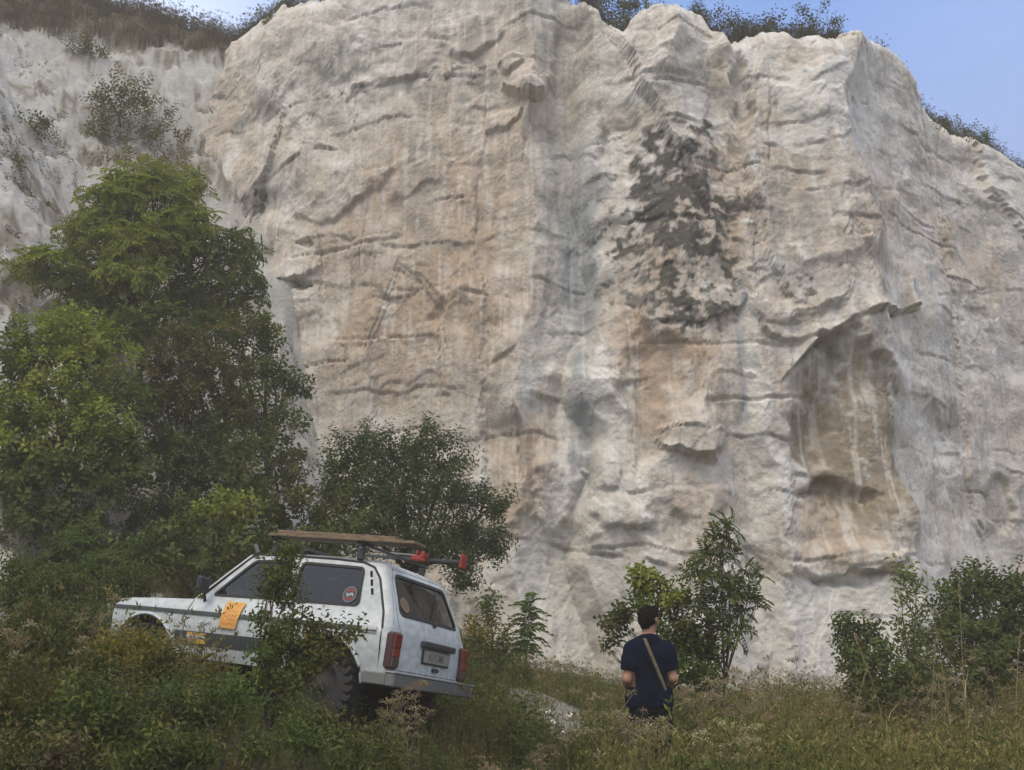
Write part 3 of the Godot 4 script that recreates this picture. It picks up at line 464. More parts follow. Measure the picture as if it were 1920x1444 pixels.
func noise(sd: int, freq: float, oct := 4, kind := FastNoiseLite.TYPE_SIMPLEX_SMOOTH, fractal := FastNoiseLite.FRACTAL_FBM) -> FastNoiseLite:
	var n := FastNoiseLite.new()
	n.seed = sd
	n.noise_type = kind
	n.frequency = freq
	n.fractal_type = fractal
	n.fractal_octaves = oct
	return n


func noise_tex(n: FastNoiseLite, size: int, lo := Color.BLACK, hi := Color.WHITE, mid := -1.0) -> NoiseTexture2D:
	var t := NoiseTexture2D.new()
	t.width = size
	t.height = size
	t.seamless = true
	t.generate_mipmaps = false
	t.noise = n
	var g := Gradient.new()
	g.set_color(0, lo)
	g.set_color(1, hi)
	if mid > 0.0:
		g.add_point(mid, lo.lerp(hi, 0.5))
	t.color_ramp = g
	return t


func arrays_mesh(v: PackedVector3Array, n: PackedVector3Array, c: PackedColorArray, idx: PackedInt32Array, uv := PackedVector2Array()) -> ArrayMesh:
	var a := []
	a.resize(Mesh.ARRAY_MAX)
	a[Mesh.ARRAY_VERTEX] = v
	if n.size():
		a[Mesh.ARRAY_NORMAL] = n
	if c.size():
		a[Mesh.ARRAY_COLOR] = c
	if uv.size():
		a[Mesh.ARRAY_TEX_UV] = uv
	a[Mesh.ARRAY_INDEX] = idx
	var m := ArrayMesh.new()
	m.add_surface_from_arrays(Mesh.PRIMITIVE_TRIANGLES, a)
	return m


func sstep(a: float, b: float, x: float) -> float:
	var t := clampf((x - a) / (b - a), 0.0, 1.0)
	return t * t * (3.0 - 2.0 * t)


func table(t: Array, x: float) -> float:
	if x <= t[0][0]:
		return t[0][1]
	for i in range(1, t.size()):
		if x <= t[i][0]:
			return lerpf(t[i - 1][1], t[i][1], (x - t[i - 1][0]) / (t[i][0] - t[i - 1][0]))
	return t[-1][1]


func rdir() -> Vector3:
	var z := rng.randf_range(-1, 1)
	var a := rng.randf_range(0, TAU)
	var r := sqrt(1.0 - z * z)
	return Vector3(r * cos(a), z, r * sin(a))


func cloud_cover() -> ImageTexture:
	# thin high cloud, thick towards the front left where the sky is white, thin to the right
	var w := 512
	var h := 256
	var im := Image.create(w, h, false, Image.FORMAT_RGBAF)
	var n := noise(5, 1.6, 5)
	for j in h:
		var th := (j + 0.5) / h * PI
		for i in w:
			var ph := (i + 0.5) / w * TAU
			var d := Vector3(sin(ph) * sin(th), cos(th), -cos(ph) * sin(th))
			var bank := 1.0 - sstep(0.72, 0.92, d.dot(Vector3(0.42, 0.46, -0.78)) + 0.10 * n.get_noise_3d(d.z * 2.0, d.x, d.y))
			var c := clampf(0.02 + 0.83 * bank + (0.12 + 0.43 * bank) * n.get_noise_3d(d.x, d.y * 1.6, d.z), 0.0, 1.0)
			im.set_pixel(i, j, Color(0.74, 0.69, 0.58, c))
	return ImageTexture.create_from_image(im)


func make_materials() -> void:
	# chalk: vertex colours carry stains; the textures add grain and relief
	var chalk := StandardMaterial3D.new()
	chalk.vertex_color_use_as_albedo = true
	chalk.roughness = 0.95
	chalk.metallic_specular = 0.25
	chalk.uv1_triplanar = true
	chalk.uv1_world_triplanar = true
	chalk.uv1_scale = Vector3(0.37, 0.31, 0.37)
	chalk.albedo_texture = noise_tex(noise(11, 0.012, 6), 1024, Color(0.86, 0.855, 0.845), Color(1, 1, 1))
	chalk.heightmap_enabled = true
	chalk.heightmap_texture = noise_tex(noise(12, 0.02, 6), 1024)
	chalk.heightmap_scale = 2.4
	M.chalk = chalk
	var earth := StandardMaterial3D.new()
	earth.vertex_color_use_as_albedo = true
	earth.roughness = 1.0
	earth.uv1_triplanar = true
	earth.uv1_world_triplanar = true
	earth.uv1_scale = Vector3(0.5, 0.5, 0.5)
	earth.albedo_texture = noise_tex(noise(13, 0.03, 6), 512, Color(0.62, 0.60, 0.56), Color(1, 1, 1))
	earth.heightmap_enabled = true
	earth.heightmap_texture = noise_tex(noise(14, 0.04, 5), 512)
	earth.heightmap_scale = 6.0
	M.earth = earth
	for k in ["leaf", "grass"]:
		var l := StandardMaterial3D.new()
		l.vertex_color_use_as_albedo = true
		l.roughness = 0.78
		l.metallic_specular = 0.4
		l.backlight_enabled = true
		l.backlight = Color(0.75, 0.80, 0.45)
		l.cull_mode = BaseMaterial3D.CULL_DISABLED
		M[k] = l
	M.grass.roughness = 0.85
	var bark := solid(Color(0.085, 0.068, 0.05), 0.95)
	bark.uv1_triplanar = true
	bark.uv1_scale = Vector3(3, 1, 3)
	bark.heightmap_enabled = true
	bark.heightmap_texture = noise_tex(noise(15, 0.03, 4), 256)
	bark.heightmap_scale = 2.0
	M.bark = bark
	M.stem = solid(Color(0.20, 0.16, 0.08), 0.9)
	M.stem_green = solid(Color(0.09, 0.12, 0.035), 0.8)


# ------------------------------------------------------------------ chalk wall
func foot_depth(x: float) -> float:
	return table(CLIFF_FOOT, x)


func make_cliff() -> void:
	var xr := 30.0
	var xl := -9.3
	var xi := PackedFloat32Array()
	var x := xl
	while x < xr:
		xi.append(x)
		x += 0.042 if x < 12.0 else 0.042 * (1.0 + (x - 12.0) * 1.2)
	var nx := xi.size()
	var nv := 400
	var back := 12
	var nr := nv + back
	var lut := PackedFloat32Array()
	var lutt := PackedFloat32Array()
	for i in 4200:
		lut.append(-foot_depth(-11.0 + i * 0.01))
		lutt.append(table(CLIFF_TOP, -11.0 + i * 0.01))
	var edge := PackedFloat32Array()
	for i in 240:
		edge.append(table(CLIFF_EDGE, -1.2 + i * 0.1))
	var n_warp := noise(21, 0.55, 3)
	var n_big := noise(22, 0.17, 3)
	var n_mid := noise(23, 0.62, 4, FastNoiseLite.TYPE_SIMPLEX_SMOOTH, FastNoiseLite.FRACTAL_RIDGED)
	var n_fine := noise(24, 2.6, 4)
	var n_cell := noise(25, 0.95, 1, FastNoiseLite.TYPE_CELLULAR, FastNoiseLite.FRACTAL_NONE)
	n_cell.cellular_return_type = FastNoiseLite.RETURN_CELL_VALUE
	var n_face := noise(31, 0.55, 1, FastNoiseLite.TYPE_CELLULAR, FastNoiseLite.FRACTAL_NONE)
	n_face.cellular_return_type = FastNoiseLite.RETURN_CELL_VALUE
	var n_cell2 := noise(26, 2.4, 1, FastNoiseLite.TYPE_CELLULAR, FastNoiseLite.FRACTAL_NONE)
	n_cell2.cellular_return_type = FastNoiseLite.RETURN_DISTANCE2_SUB
	var n_str := noise(27, 1.0, 4)
	var n_mask := noise(28, 0.3, 2)
	var n_top := noise(29, 1.1, 4)
	var total := nx * nr
	var px := PackedFloat32Array()
	var py := PackedFloat32Array()
	var pz := PackedFloat32Array()
	var wx := PackedFloat32Array()
	var wy := PackedFloat32Array()
	for a in [px, py, pz, wx, wy]:
		a.resize(total)
	var ybot := -1.2
	for i in nx:
		var x0: float = xi[i]
		var top := lutt[clampi(int((x0 + 11.0) * 100.0), 0, 4199)] + 0.16 * n_top.get_noise_1d(x0) + 0.10 * n_top.get_noise_1d(x0 * 3.0) + 0.05 * n_top.get_noise_1d(x0 * 9.0)
		var sh := clampf(1.0 - (x0 - xl) / 6.0, 0.0, 1.0)
		for j in nr:
			var t := minf(1.0, j / float(nv - 1))
			var y := ybot + t * (top - ybot)
			var e := edge[clampi(int((y + 1.2) * 10.0), 0, 239)] + 0.30 * n_top.get_noise_1d(y * 0.45 + 300.0) + 0.10 * n_top.get_noise_1d(y * 2.0 + 100.0)
			var xx := x0 + (e - xl) * sh
			var wxx := n_warp.get_noise_2d(xx, y)
			var wyy := n_warp.get_noise_2d(xx + 57.0, y + 31.0)
			var rough := clampf(0.55 + 1.3 * n_mask.get_noise_2d(xx, y * 0.8), 0.12, 1.0)
			var d := 0.16 * n_big.get_noise_2d(xx, y * 0.6)
			# flat faces that break off along steep edges, small blocks where the rock is rough
			var fx := xx * 1.15 + wxx * 0.25
			var fy := (y + wyy * 0.3) * 0.26
			d += 0.046 * (n_face.get_noise_2d(fx + 0.07, fy + 0.01) + n_face.get_noise_2d(fx - 0.07, fy - 0.01) + n_face.get_noise_2d(fx + 0.02, fy - 0.03) + n_face.get_noise_2d(fx - 0.02, fy + 0.03))
			d += 0.040 * rough * 0.5 * (n_cell.get_noise_2d(xx * 1.5 + wxx * 0.4, (y + wyy * 0.3) * 2.1) + n_cell.get_noise_2d(xx * 1.5 + wxx * 0.4 + 0.06, (y + wyy * 0.3) * 2.1 + 0.06))
			d += 0.035 * rough * rough * n_mid.get_noise_2d(xx + wxx * 0.4, (y + wyy * 0.3) * 1.3)
			d += 0.014 * rough * n_cell2.get_noise_2d(xx + wxx * 0.4, (y + wyy * 0.3) * 1.2)
			d += 0.018 * (0.3 + rough) * n_fine.get_noise_2d(xx, y * 1.2)
			d += 0.055 * (1.1 - rough) * n_str.get_noise_2d(xx * 3.4, y * 0.22)
			# bedding joints: thin broken grooves, the bed above a little proud
			var b := (y + 0.22 * wyy + 0.04 * xx) / 1.25
			var fr := b - floorf(b)
			var open := clampf(0.25 + 2.0 * n_mask.get_noise_2d(xx * 1.1 + 40.0, floorf(b) * 7.0), 0.0, 1.0)
			d += open * (0.05 * (1.0 - fr) * sstep(0.0, 0.03, fr) - 0.05 * (1.0 - sstep(0.02, 0.05, fr)))
			var xz := xx + 0.55 * n_warp.get_noise_2d(xx * 0.25 + 200.0, y * 0.42) + 0.16 * wxx
			var z := lut[clampi(int((xz + 11.0) * 100.0), 0, 4199)] - 0.085 * maxf(y, 0.0) + d
			# rounded crest, then the plateau behind it
			var cr := clampf((t - 0.955) / 0.045, 0.0, 1.0)
			z -= 0.55 * cr * cr
			if j >= nv:
				var k := j - nv + 1
				var bk := 0.25 * k + 0.012 * pow(k, 3.6)
				z -= bk
				y += 0.03 * bk + 0.08 * n_top.get_noise_2d(xx * 0.5, bk)
			# the end of the wall turns away
			var wrap := x0 - xl
			if wrap < 0.42:
				z -= 9.0 * pow(1.0 - wrap / 0.42, 1.25)
			var q := i * nr + j
			px[q] = xx
			py[q] = y
			pz[q] = z
			wx[q] = wxx * 0.30 + 0.10 * n_fine.get_noise_2d(xx * 0.8 + 9.0, y * 0.8)
			wy[q] = wyy * 0.30 + 0.10 * n_fine.get_noise_2d(xx * 0.8, y * 0.8 + 77.0)
	# spots: relief and stains
	var chan := []
	for c in 7:
		var a := PackedFloat32Array()
		a.resize(total)
		chan.append(a)
	var disp: PackedFloat32Array = chan[0]
	for s in CLIFF_SPOTS:
		var fx: float = s[0]
		var fy: float = s[1]
		var rx: float = s[2]
		var ry: float = s[3]
		var ca := cos(deg_to_rad(s[4]))
		var sa := sin(deg_to_rad(s[4]))
		var st: float = s[5]
		var sb: float = s[6]
		var dd: float = s[7]
		var ch: int = s[8]
		var am: float = s[9]
		var wp: float = s[10]
		var R := maxf(rx, ry) + 0.45 * wp
		var i0 := maxi(0, xi.bsearch(fx - R - 0.8))
		var i1 := mini(nx - 1, xi.bsearch(fx + R + 0.8))
		var arr: PackedFloat32Array = chan[ch]
		for i in range(i0, i1):
			var top: float = py[i * nr + nv - 1]
			var j0 := clampi(int((fy - R - ybot) / (top - ybot) * nv), 0, nv)
			var j1 := clampi(int((fy + R - ybot) / (top - ybot) * nv) + 1, 0, nv)
			for j in range(j0, j1):
				var q := i * nr + j
				var dx := px[q] + wx[q] * wp - fx
				var dy := py[q] + wy[q] * wp - fy
				var u := (dx * ca + dy * sa) / rx
				var v := (dy * ca - dx * sa) / ry
				var t := u * u + v * v
				if t < 1.0:
					t = sqrt(t)
					var so := st if v > 0.0 else sb
					var m := 1.0 - sstep(1.0 - so, 1.0, t)
					if dd != 0.0:
						disp[q] += 0.55 * dd * m
					if ch > 0:
						arr[q] += am * m
		chan[ch] = arr
	chan[0] = disp
	# ledges: the rock above the line stands out, sharp below
	for l in CLIFF_LEDGES:
		var amp: float = l[0]
		var hh: float = l[1]
		var pts: Array = l[2]
		var np := pts.size() / 2
		var xa: float = pts[0]
		var xb: float = pts[pts.size() - 2]
		for i in range(maxi(0, xi.bsearch(xa - 0.8)), mini(nx - 1, xi.bsearch(xb + 0.8))):
			for j in nv:
				var q := i * nr + j
				var xx := px[q]
				if xx < xa or xx > xb:
					continue
				var yl := 0.0
				for k in range(1, np):
					if xx <= pts[2 * k]:
						yl = lerpf(pts[2 * k - 1], pts[2 * k + 1], (xx - pts[2 * k - 2]) / (pts[2 * k] - pts[2 * k - 2]))
						break
				var dy := py[q] + wy[q] * 0.28 - yl
				if dy < -0.12 or dy > hh * 3.0:
					continue
				var en := minf(1.0, minf(xx - xa, xb - xx) / 0.35) * clampf(0.45 + 1.7 * n_top.get_noise_2d(xx * 0.9, amp * 90.0 + hh * 50.0) + (0.4 if amp > 0.5 else 0.0), 0.0, 1.25)
				if dy > 0.0:
					disp[q] += (0.8 if amp > 0.5 else 0.40) * amp * en * exp(-dy / hh * 1.6) * sstep(0.0, 0.05, dy)
				else:
					disp[q] -= 0.25 * amp * en * sstep(-0.12, 0.0, dy)
	# joints: thin cracks that run down or across the faces, a few centimetres deep
	rng.seed = 19
	for c in 46:
		var upright := c % 3 != 0
		var q0 := Vector2(rng.randf_range(-8.0, 12.0), rng.randf_range(1.0, 14.0))
		var way := rng.randf_range(-0.10, 0.10)
		var length := rng.randf_range(1.0, 3.6)
		var deep := rng.randf_range(0.04, 0.11)
		var wide := rng.randf_range(0.03, 0.055)
		var dir := Vector2(way, 1.0).normalized() if upright else Vector2(1.0, way).normalized()
		var lo := q0.min(q0 + dir * length) - Vector2(0.4, 0.4)
		var hi := q0.max(q0 + dir * length) + Vector2(0.4, 0.4)
		for i in range(maxi(0, xi.bsearch(lo.x)), mini(nx - 1, xi.bsearch(hi.x))):
			var top: float = py[i * nr + nv - 1]
			for j in range(clampi(int((lo.y - ybot) / (top - ybot) * nv), 0, nv), clampi(int((hi.y - ybot) / (top - ybot) * nv), 0, nv)):
				var q := i * nr + j
				var p := Vector2(px[q] + 0.35 * wx[q], py[q] + 0.35 * wy[q]) - q0
				var along := p.dot(dir)
				if along < 0.0 or along > length:
					continue
				var off := absf(p.dot(Vector2(-dir.y, dir.x)))
				if off < wide:
					disp[q] -= deep * (1.0 - off / wide) * minf(1.0, minf(along, length - along) / 0.4)
	var v := PackedVector3Array()
	var nn := PackedVector3Array()
	var cc := PackedColorArray()
	v.resize(total)
	nn.resize(total)
	cc.resize(total)
	for q in total:
		v[q] = Vector3(px[q], py[q], pz[q] + disp[q])
	# stains as albedo
	var white := Color(0.73, 0.71, 0.66)
	var old := Color(0.56, 0.49, 0.405)
	var tan := Color(0.495, 0.385, 0.285)
	var grey := Color(0.33, 0.315, 0.28)
	var black := Color(0.075, 0.075, 0.065)
	var blue := Color(0.40, 0.425, 0.44)
	var brown := Color(0.285, 0.23, 0.16)
	var n_a := noise(41, 0.8, 5)
	var n_b := noise(42, 2.2, 4)
	var n_s := noise(43, 1.0, 4)
	var c1: PackedFloat32Array = chan[1]
	var c2: PackedFloat32Array = chan[2]
	var c3: PackedFloat32Array = chan[3]
	var c4: PackedFloat32Array = chan[4]
	var c5: PackedFloat32Array = chan[5]
	var c6: PackedFloat32Array = chan[6]
	for i in nx:
		for j in nr:
			var q := i * nr + j
			var xx := px[q]
			var yy := py[q]
			var a := n_a.get_noise_2d(xx, yy)
			var b := n_b.get_noise_2d(xx, yy * 1.3)
			var s := n_s.get_noise_2d(xx * 3.0, yy * 0.26)
			var s2 := n_s.get_noise_2d(xx * 8.0 + 50.0, yy * 0.5)
			var c := white.lerp(old, clampf(0.5 + 0.8 * a + 0.8 * s, 0.0, 1.0))
			c = c.lerp(tan, clampf(-0.04 + 1.2 * n_mask.get_noise_2d(xx * 0.6 + 90.0, yy * 0.5) + 0.5 * s, 0.0, 0.5))
			c = c.lerp(tan, clampf(c1[q] * (1.3 + 0.9 * s + 0.7 * a), 0.0, 0.95))
			c = c.lerp(brown, clampf(c6[q] * (0.8 + 0.8 * b + 0.5 * a), 0.0, 0.9))
			c = c.lerp(grey, clampf(c2[q] * (0.75 + 1.1 * a + 0.8 * b), 0.0, 0.9))
			c = c.lerp(blue, clampf(c5[q] * (1.1 + 0.6 * s + 0.6 * s2), 0.0, 0.95))
			# pale wash-downs and thin dirty runs
			c = c.lerp(white, sstep(0.10, 0.42, s + 0.35 * s2 + 0.25 * a) * 0.55)
			c = c.lerp(grey, sstep(0.24, 0.5, s2 - 0.3 * s + 0.3 * a) * 0.28)
			if c4[q] > 0.0:
				c = c.lerp(white, sstep(0.15, 0.65, c4[q] + 0.45 * b + 0.25 * a) * 0.95)
			if c3[q] > 0.0:
				c = c.lerp(black, sstep(0.30, 0.78, c3[q] * 0.95 + 1.2 * b + 0.35 * a + 0.7 * n_b.get_noise_2d(xx * 2.3 + 70.0, yy * 2.0)) * 0.93)
			# small dark specks of lichen everywhere, in patches
			var sp := b + 0.5 * a
			c = c.lerp(grey, sstep(0.28, 0.5, sp) * 0.55)
			if j >= nv:
				c = Color(0.17, 0.14, 0.09)
			cc[q] = c
	for i in nx:
		var il := maxi(i - 1, 0)
		var ir := mini(i + 1, nx - 1)
		for j in nr:
			var dx := v[ir * nr + j] - v[il * nr + j]
			var dy := v[i * nr + mini(j + 1, nr - 1)] - v[i * nr + maxi(j - 1, 0)]
			nn[i * nr + j] = dx.cross(dy).normalized()
	var idx := PackedInt32Array()
	idx.resize((nx - 1) * (nr - 1) * 6)
	var k := 0
	for i in nx - 1:
		for j in nr - 1:
			var q := i * nr + j
			idx[k] = q
			idx[k + 1] = q + 1
			idx[k + 2] = q + nr + 1
			idx[k + 3] = q
			idx[k + 4] = q + nr + 1
			idx[k + 5] = q + nr
			k += 6
	var o := put("chalk_cliff", arrays_mesh(v, nn, cc, idx), M.chalk)
	tag(o, "tall weathered chalk quarry wall with tan and black stains", "cliff", "", "structure")


# ------------------------------------------------------------------ hillside and ground
func foot_distance(x: float, z: float) -> float:
	var best := 1e9
	var sg := 1.0
	for i in HILL_FOOT.size() - 1:
		var ax: float = HILL_FOOT[i][0]
		var az: float = HILL_FOOT[i][1]
		var dx: float = HILL_FOOT[i + 1][0] - ax
		var dz: float = HILL_FOOT[i + 1][1] - az
		var t := clampf(((x - ax) * dx + (z - az) * dz) / (dx * dx + dz * dz), 0.0, 1.0)
		var ex := x - ax - dx * t
		var ez := z - az - dz * t
		var d := ex * ex + ez * ez
		if d < best:
			best = d
			sg = 1.0 if dx * ez - dz * ex < 0.0 else -1.0
	return sqrt(best) * sg


const HILL_PROFILE := [[0.0, 0.0], [2.0, 1.8], [5.0, 5.0], [8.0, 8.4], [11.0, 12.2], [14.0, 16.2], [17.0, 20.5], [60.0, 25.0]]
const HILL_BACK := [[18.0, 0.0], [22.0, 5.5], [26.0, 12.8], [29.5, 19.8], [34.0, 21.0], [70.0, 25.0]]


func hill(x: float, z: float) -> float:
	var s := foot_distance(x, z)
	if s <= 0.0:
		return 0.4 + 0.8 * s
	var a := table(HILL_PROFILE, s)
	var b := 0.0
	if z < -18.0:
		b = table(HILL_BACK, -z) * clampf((-3.0 - x) / 3.0, 0.0, 1.0) + maxf(0.0, 0.3 * (-10.0 - x))
	var k := clampf(0.5 + 0.5 * (a - b) / 3.5, 0.0, 1.0)
	return 0.4 + lerpf(b, a, k) + 3.5 * k * (1.0 - k)


var n_hill1 := noise(51, 0.28, 4, FastNoiseLite.TYPE_SIMPLEX_SMOOTH, FastNoiseLite.FRACTAL_RIDGED)
var n_hill2 := noise(52, 1.3, 4)


func hill_rough(x: float, z: float) -> float:
	var h := hill(x, z)
	var k := clampf(h * 0.35, 0.0, 1.0)
	return h + k * (0.60 * n_hill1.get_noise_3d(x, h, z) + 0.24 * n_hill2.get_noise_3d(x, h * 0.7, z) + 0.10 * n_hill2.get_noise_3d(x * 2.7, h * 2.0, z * 2.7))


func grid_mesh(xs: PackedFloat32Array, zs: PackedFloat32Array, height: Callable, colour: Callable) -> ArrayMesh:
	var nx := xs.size()
	var nz := zs.size()
	var v := PackedVector3Array()
	var nn := PackedVector3Array()
	var cc := PackedColorArray()
	v.resize(nx * nz)
	nn.resize(nx * nz)
	cc.resize(nx * nz)
	for i in nx:
		for j in nz:
			var h: float = height.call(xs[i], zs[j])
			v[i * nz + j] = Vector3(xs[i], h, zs[j])
			cc[i * nz + j] = colour.call(xs[i], h, zs[j])
	for i in nx:
		for j in nz:
			var dx := v[mini(i + 1, nx - 1) * nz + j] - v[maxi(i - 1, 0) * nz + j]
			var dz := v[i * nz + mini(j + 1, nz - 1)] - v[i * nz + maxi(j - 1, 0)]
			nn[i * nz + j] = dz.cross(dx).normalized()
	var idx := PackedInt32Array()
	for i in nx - 1:
		for j in nz - 1:
			var q := i * nz + j
			idx.append_array([q, q + nz, q + nz + 1, q, q + nz + 1, q + 1])
	return arrays_mesh(v, nn, cc, idx)


func steps(list: Array) -> PackedFloat32Array:
	# [from, to, step, to, step ...]
	var o := PackedFloat32Array()
	var x: float = list[0]
	var k := 1
	while k < list.size():
		while x < list[k] - 0.0001:
			o.append(x)
			x += list[k + 1]
		x = list[k]
		k += 2
	o.append(x)
	return o


func make_hillside() -> void:
	var n_a := noise(53, 0.35, 4)
	var n_b := noise(54, 1.4, 4)
	var white := Color(0.50, 0.49, 0.46)
	var grey := Color(0.33, 0.32, 0.29)
	var soil := Color(0.16, 0.13, 0.085)
	var xs := steps([-90.0, -30.0, 2.0, -22.0, 0.5, -3.0, 0.12])
	var zs := steps([-110.0, -40.0, 3.0, -33.0, 0.6, -8.0, 0.12, 4.0, 0.8])
	var col := func(x: float, h: float, z: float) -> Color:
		var a := n_a.get_noise_3d(x, h, z)
		var b := n_b.get_noise_3d(x, h, z)
		var fine := n_b.get_noise_3d(x * 3.0, h * 3.0, z * 3.0)
		var c := white.lerp(grey, clampf(0.45 + 0.6 * a + 0.7 * b + 0.8 * fine, 0.0, 1.0))
		# soil and dead grass lie in patches and on the top
		c = c.lerp(soil, sstep(0.16, 0.46, a + 0.9 * b + 0.6 * fine) * 0.7)
		return c.lerp(soil, sstep(19.8, 20.5, h + 0.8 * a))
	var o := put("hillside", grid_mesh(xs, zs, hill_rough, col), M.chalk)
	tag(o, "steep pale chalk hillside with scattered scrub and a brown grassy ridge", "hillside", "", "structure")


var n_g1 := noise(55, 0.22, 3)
var n_g2 := noise(56, 1.1, 3)


func ground_height(x: float, z: float) -> float:
	var near := sstep(-2.0, -8.0, z)
	var l := sstep(1.5, -5.0, x)
	var h := -0.28 * near + 0.85 * l * sstep(-3.0, -9.0, z)
	h += 0.75 * sstep(2.2, -3.0, x) * sstep(-11.6, -15.5, z)
	h += 0.35 * sstep(6.0, 11.0, x) * sstep(-9.0, -13.0, z)
	h += 0.12 * sstep(-17.0, -19.5, z)
	h += (0.34 - 0.26 * sstep(-3.2, -2.2, x) * sstep(1.0, 0.0, x)) * exp(-pow((z + 6.0) / 1.7, 2.0))
	h += 0.42 * exp(-pow((x - 0.05) / 0.95, 2.0) - pow((z + 12.9) / 1.4, 2.0))
	h += 0.10 * n_g1.get_noise_2d(x, z) + 0.035 * n_g2.get_noise_2d(x, z)
	if z > 2.0:
		h -= 0.03 * (z - 2.0)
	# the ground the car stands on
	var c := Vector2(x + 2.5, z + 10.2)
	var w := sstep(3.0, 1.9, c.length())
	var plane := 0.30 - 0.145 * (x + 2.5) + 0.118 * (z + 10.2)
	return lerpf(h, plane, w)


func make_ground() -> void:
	var n_a := noise(57, 0.5, 4)
	var soil := Color(0.085, 0.066, 0.04)
	var green := Color(0.060, 0.066, 0.024)
	var chalk := Color(0.60, 0.59, 0.55)
	var xs := steps([-400.0, -60.0, 34.0, -16.0, 2.0, -8.0, 0.25, 12.0, 0.16, 40.0, 2.0, 400.0, 36.0])
	var zs := steps([-400.0, -60.0, 34.0, -24.0, 2.0, -18.0, 0.3, -4.0, 0.16, 4.0, 1.0, 40.0, 4.0, 400.0, 36.0])
	var col := func(x: float, _h: float, z: float) -> Color:
		var a := n_a.get_noise_2d(x, z)
		var c := soil.lerp(green, clampf(0.5 + a * 1.5, 0.0, 1.0))
		# bare chalk: the heap by the wall, crumbs along the foot of the wall
		var m := 1.2 - Vector2((x - 0.65) / 0.75, (z + 12.2) / 1.5).length()
		var f := sstep(-2.0, -0.9, -z - foot_depth(x))
		return c.lerp(chalk, maxf(sstep(0.1, 0.6, m + 1.2 * a) * 0.5, f * sstep(-0.3, 0.1, a + 0.25)))
	var o := put("ground", grid_mesh(xs, zs, ground_height, col), M.earth)
	tag(o, "uneven ground under grass and weeds with a bare chalk heap", "ground", "", "structure")


# ------------------------------------------------------------------ plants
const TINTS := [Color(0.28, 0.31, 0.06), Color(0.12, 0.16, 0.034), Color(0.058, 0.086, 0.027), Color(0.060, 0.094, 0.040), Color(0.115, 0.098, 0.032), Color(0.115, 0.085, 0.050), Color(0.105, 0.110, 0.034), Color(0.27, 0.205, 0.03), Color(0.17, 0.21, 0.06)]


func floor_at(x: float, z: float) -> float:
	var top := table(CLIFF_TOP, x)
	var behind := -z - foot_depth(x) - 0.085 * top + 0.6
	if x > -9.0 and behind > 0.0:
		return top + 0.03 * behind
	return maxf(ground_height(x, z), hill_rough(x, z))


class Soup:
	var v := PackedVector3Array()
	var n := PackedVector3Array()
	var c := PackedColorArray()
	var idx := PackedInt32Array()

	func leaf(at: Vector3, along: Vector3, face: Vector3, length: float, width: float, tint: float, curl := 0.12) -> void:
		var side := along.cross(face).normalized()
		var up := side.cross(along).normalized()
		var k := v.size()
		var mid := at + along * length * 0.46 + up * length * curl
		var tip := at + along * length - up * length * curl * 0.6
		var col := Color(tint, tint, tint)
		var l := mid - side * width * 0.5 + up * width * 0.16
		var r := mid + side * width * 0.5 + up * width * 0.16
		v.append_array([at, l, tip, at, tip, r])
		var nl := (l - at).cross(tip - at).normalized()
		var nr := (tip - at).cross(r - at).normalized()
		if nl.dot(up) < 0.0:
			nl = -nl
		if nr.dot(up) < 0.0:
			nr = -nr
		n.append_array([nl, nl, nl, nr, nr, nr])
		c.append_array([col, col, col, col, col, col])
		idx.append_array([k, k + 1, k + 2, k + 3, k + 4, k + 5])

	func tube(pts: PackedVector3Array, radii: PackedFloat32Array, sides := 6, tint := 1.0) -> void:
		var k := v.size()
		var m := pts.size()
		var col := Color(tint, tint, tint)
		for i in m:
			var d := (pts[mini(i + 1, m - 1)] - pts[maxi(i - 1, 0)]).normalized()
			var a := d.cross(Vector3.UP if absf(d.y) < 0.9 else Vector3.RIGHT).normalized()
			var b := a.cross(d).normalized()
			for s in sides:
				var t := TAU * s / sides
				var o := a * cos(t) + b * sin(t)
				v.append(pts[i] + o * radii[i])
				n.append(o)
				c.append(col)
		for i in m - 1:
			for s in sides:
				var s2 := (s + 1) % sides
				var q0 := k + i * sides + s
				var q1 := k + i * sides + s2
				var q2 := q0 + sides
				var q3 := q1 + sides
				idx.append_array([q0, q1, q3, q0, q3, q2])

	func blade(at: Vector3, lean: Vector3, height: float, width: float, tint: Color) -> void:
		var side := Vector3(-lean.z, 0, lean.x)
		side = (side if side.length() > 0.01 else Vector3.RIGHT).normalized() * width * 0.5
		var k := v.size()
		var m1 := at + Vector3(0, height * 0.55, 0) + lean * 0.3
		var tip := at + Vector3(0, height, 0) + lean
		var nn := (side.cross(Vector3(0, height, 0) + lean)).normalized()
		v.append_array([at - side, at + side, m1 - side * 0.8, m1 + side * 0.8, tip])
		n.append_array([nn, nn, nn, nn, nn])
		c.append_array([tint, tint, tint, tint, tint])
		idx.append_array([k, k + 2, k + 1, k + 1, k + 2, k + 3, k + 2, k + 4, k + 3])

	func done() -> ArrayMesh:
		var a := []
		a.resize(Mesh.ARRAY_MAX)
		a[Mesh.ARRAY_VERTEX] = v
		a[Mesh.ARRAY_NORMAL] = n
		a[Mesh.ARRAY_COLOR] = c
		a[Mesh.ARRAY_INDEX] = idx
		var m := ArrayMesh.new()
		m.add_surface_from_arrays(Mesh.PRIMITIVE_TRIANGLES, a)
		return m


var leaf_kinds := {}


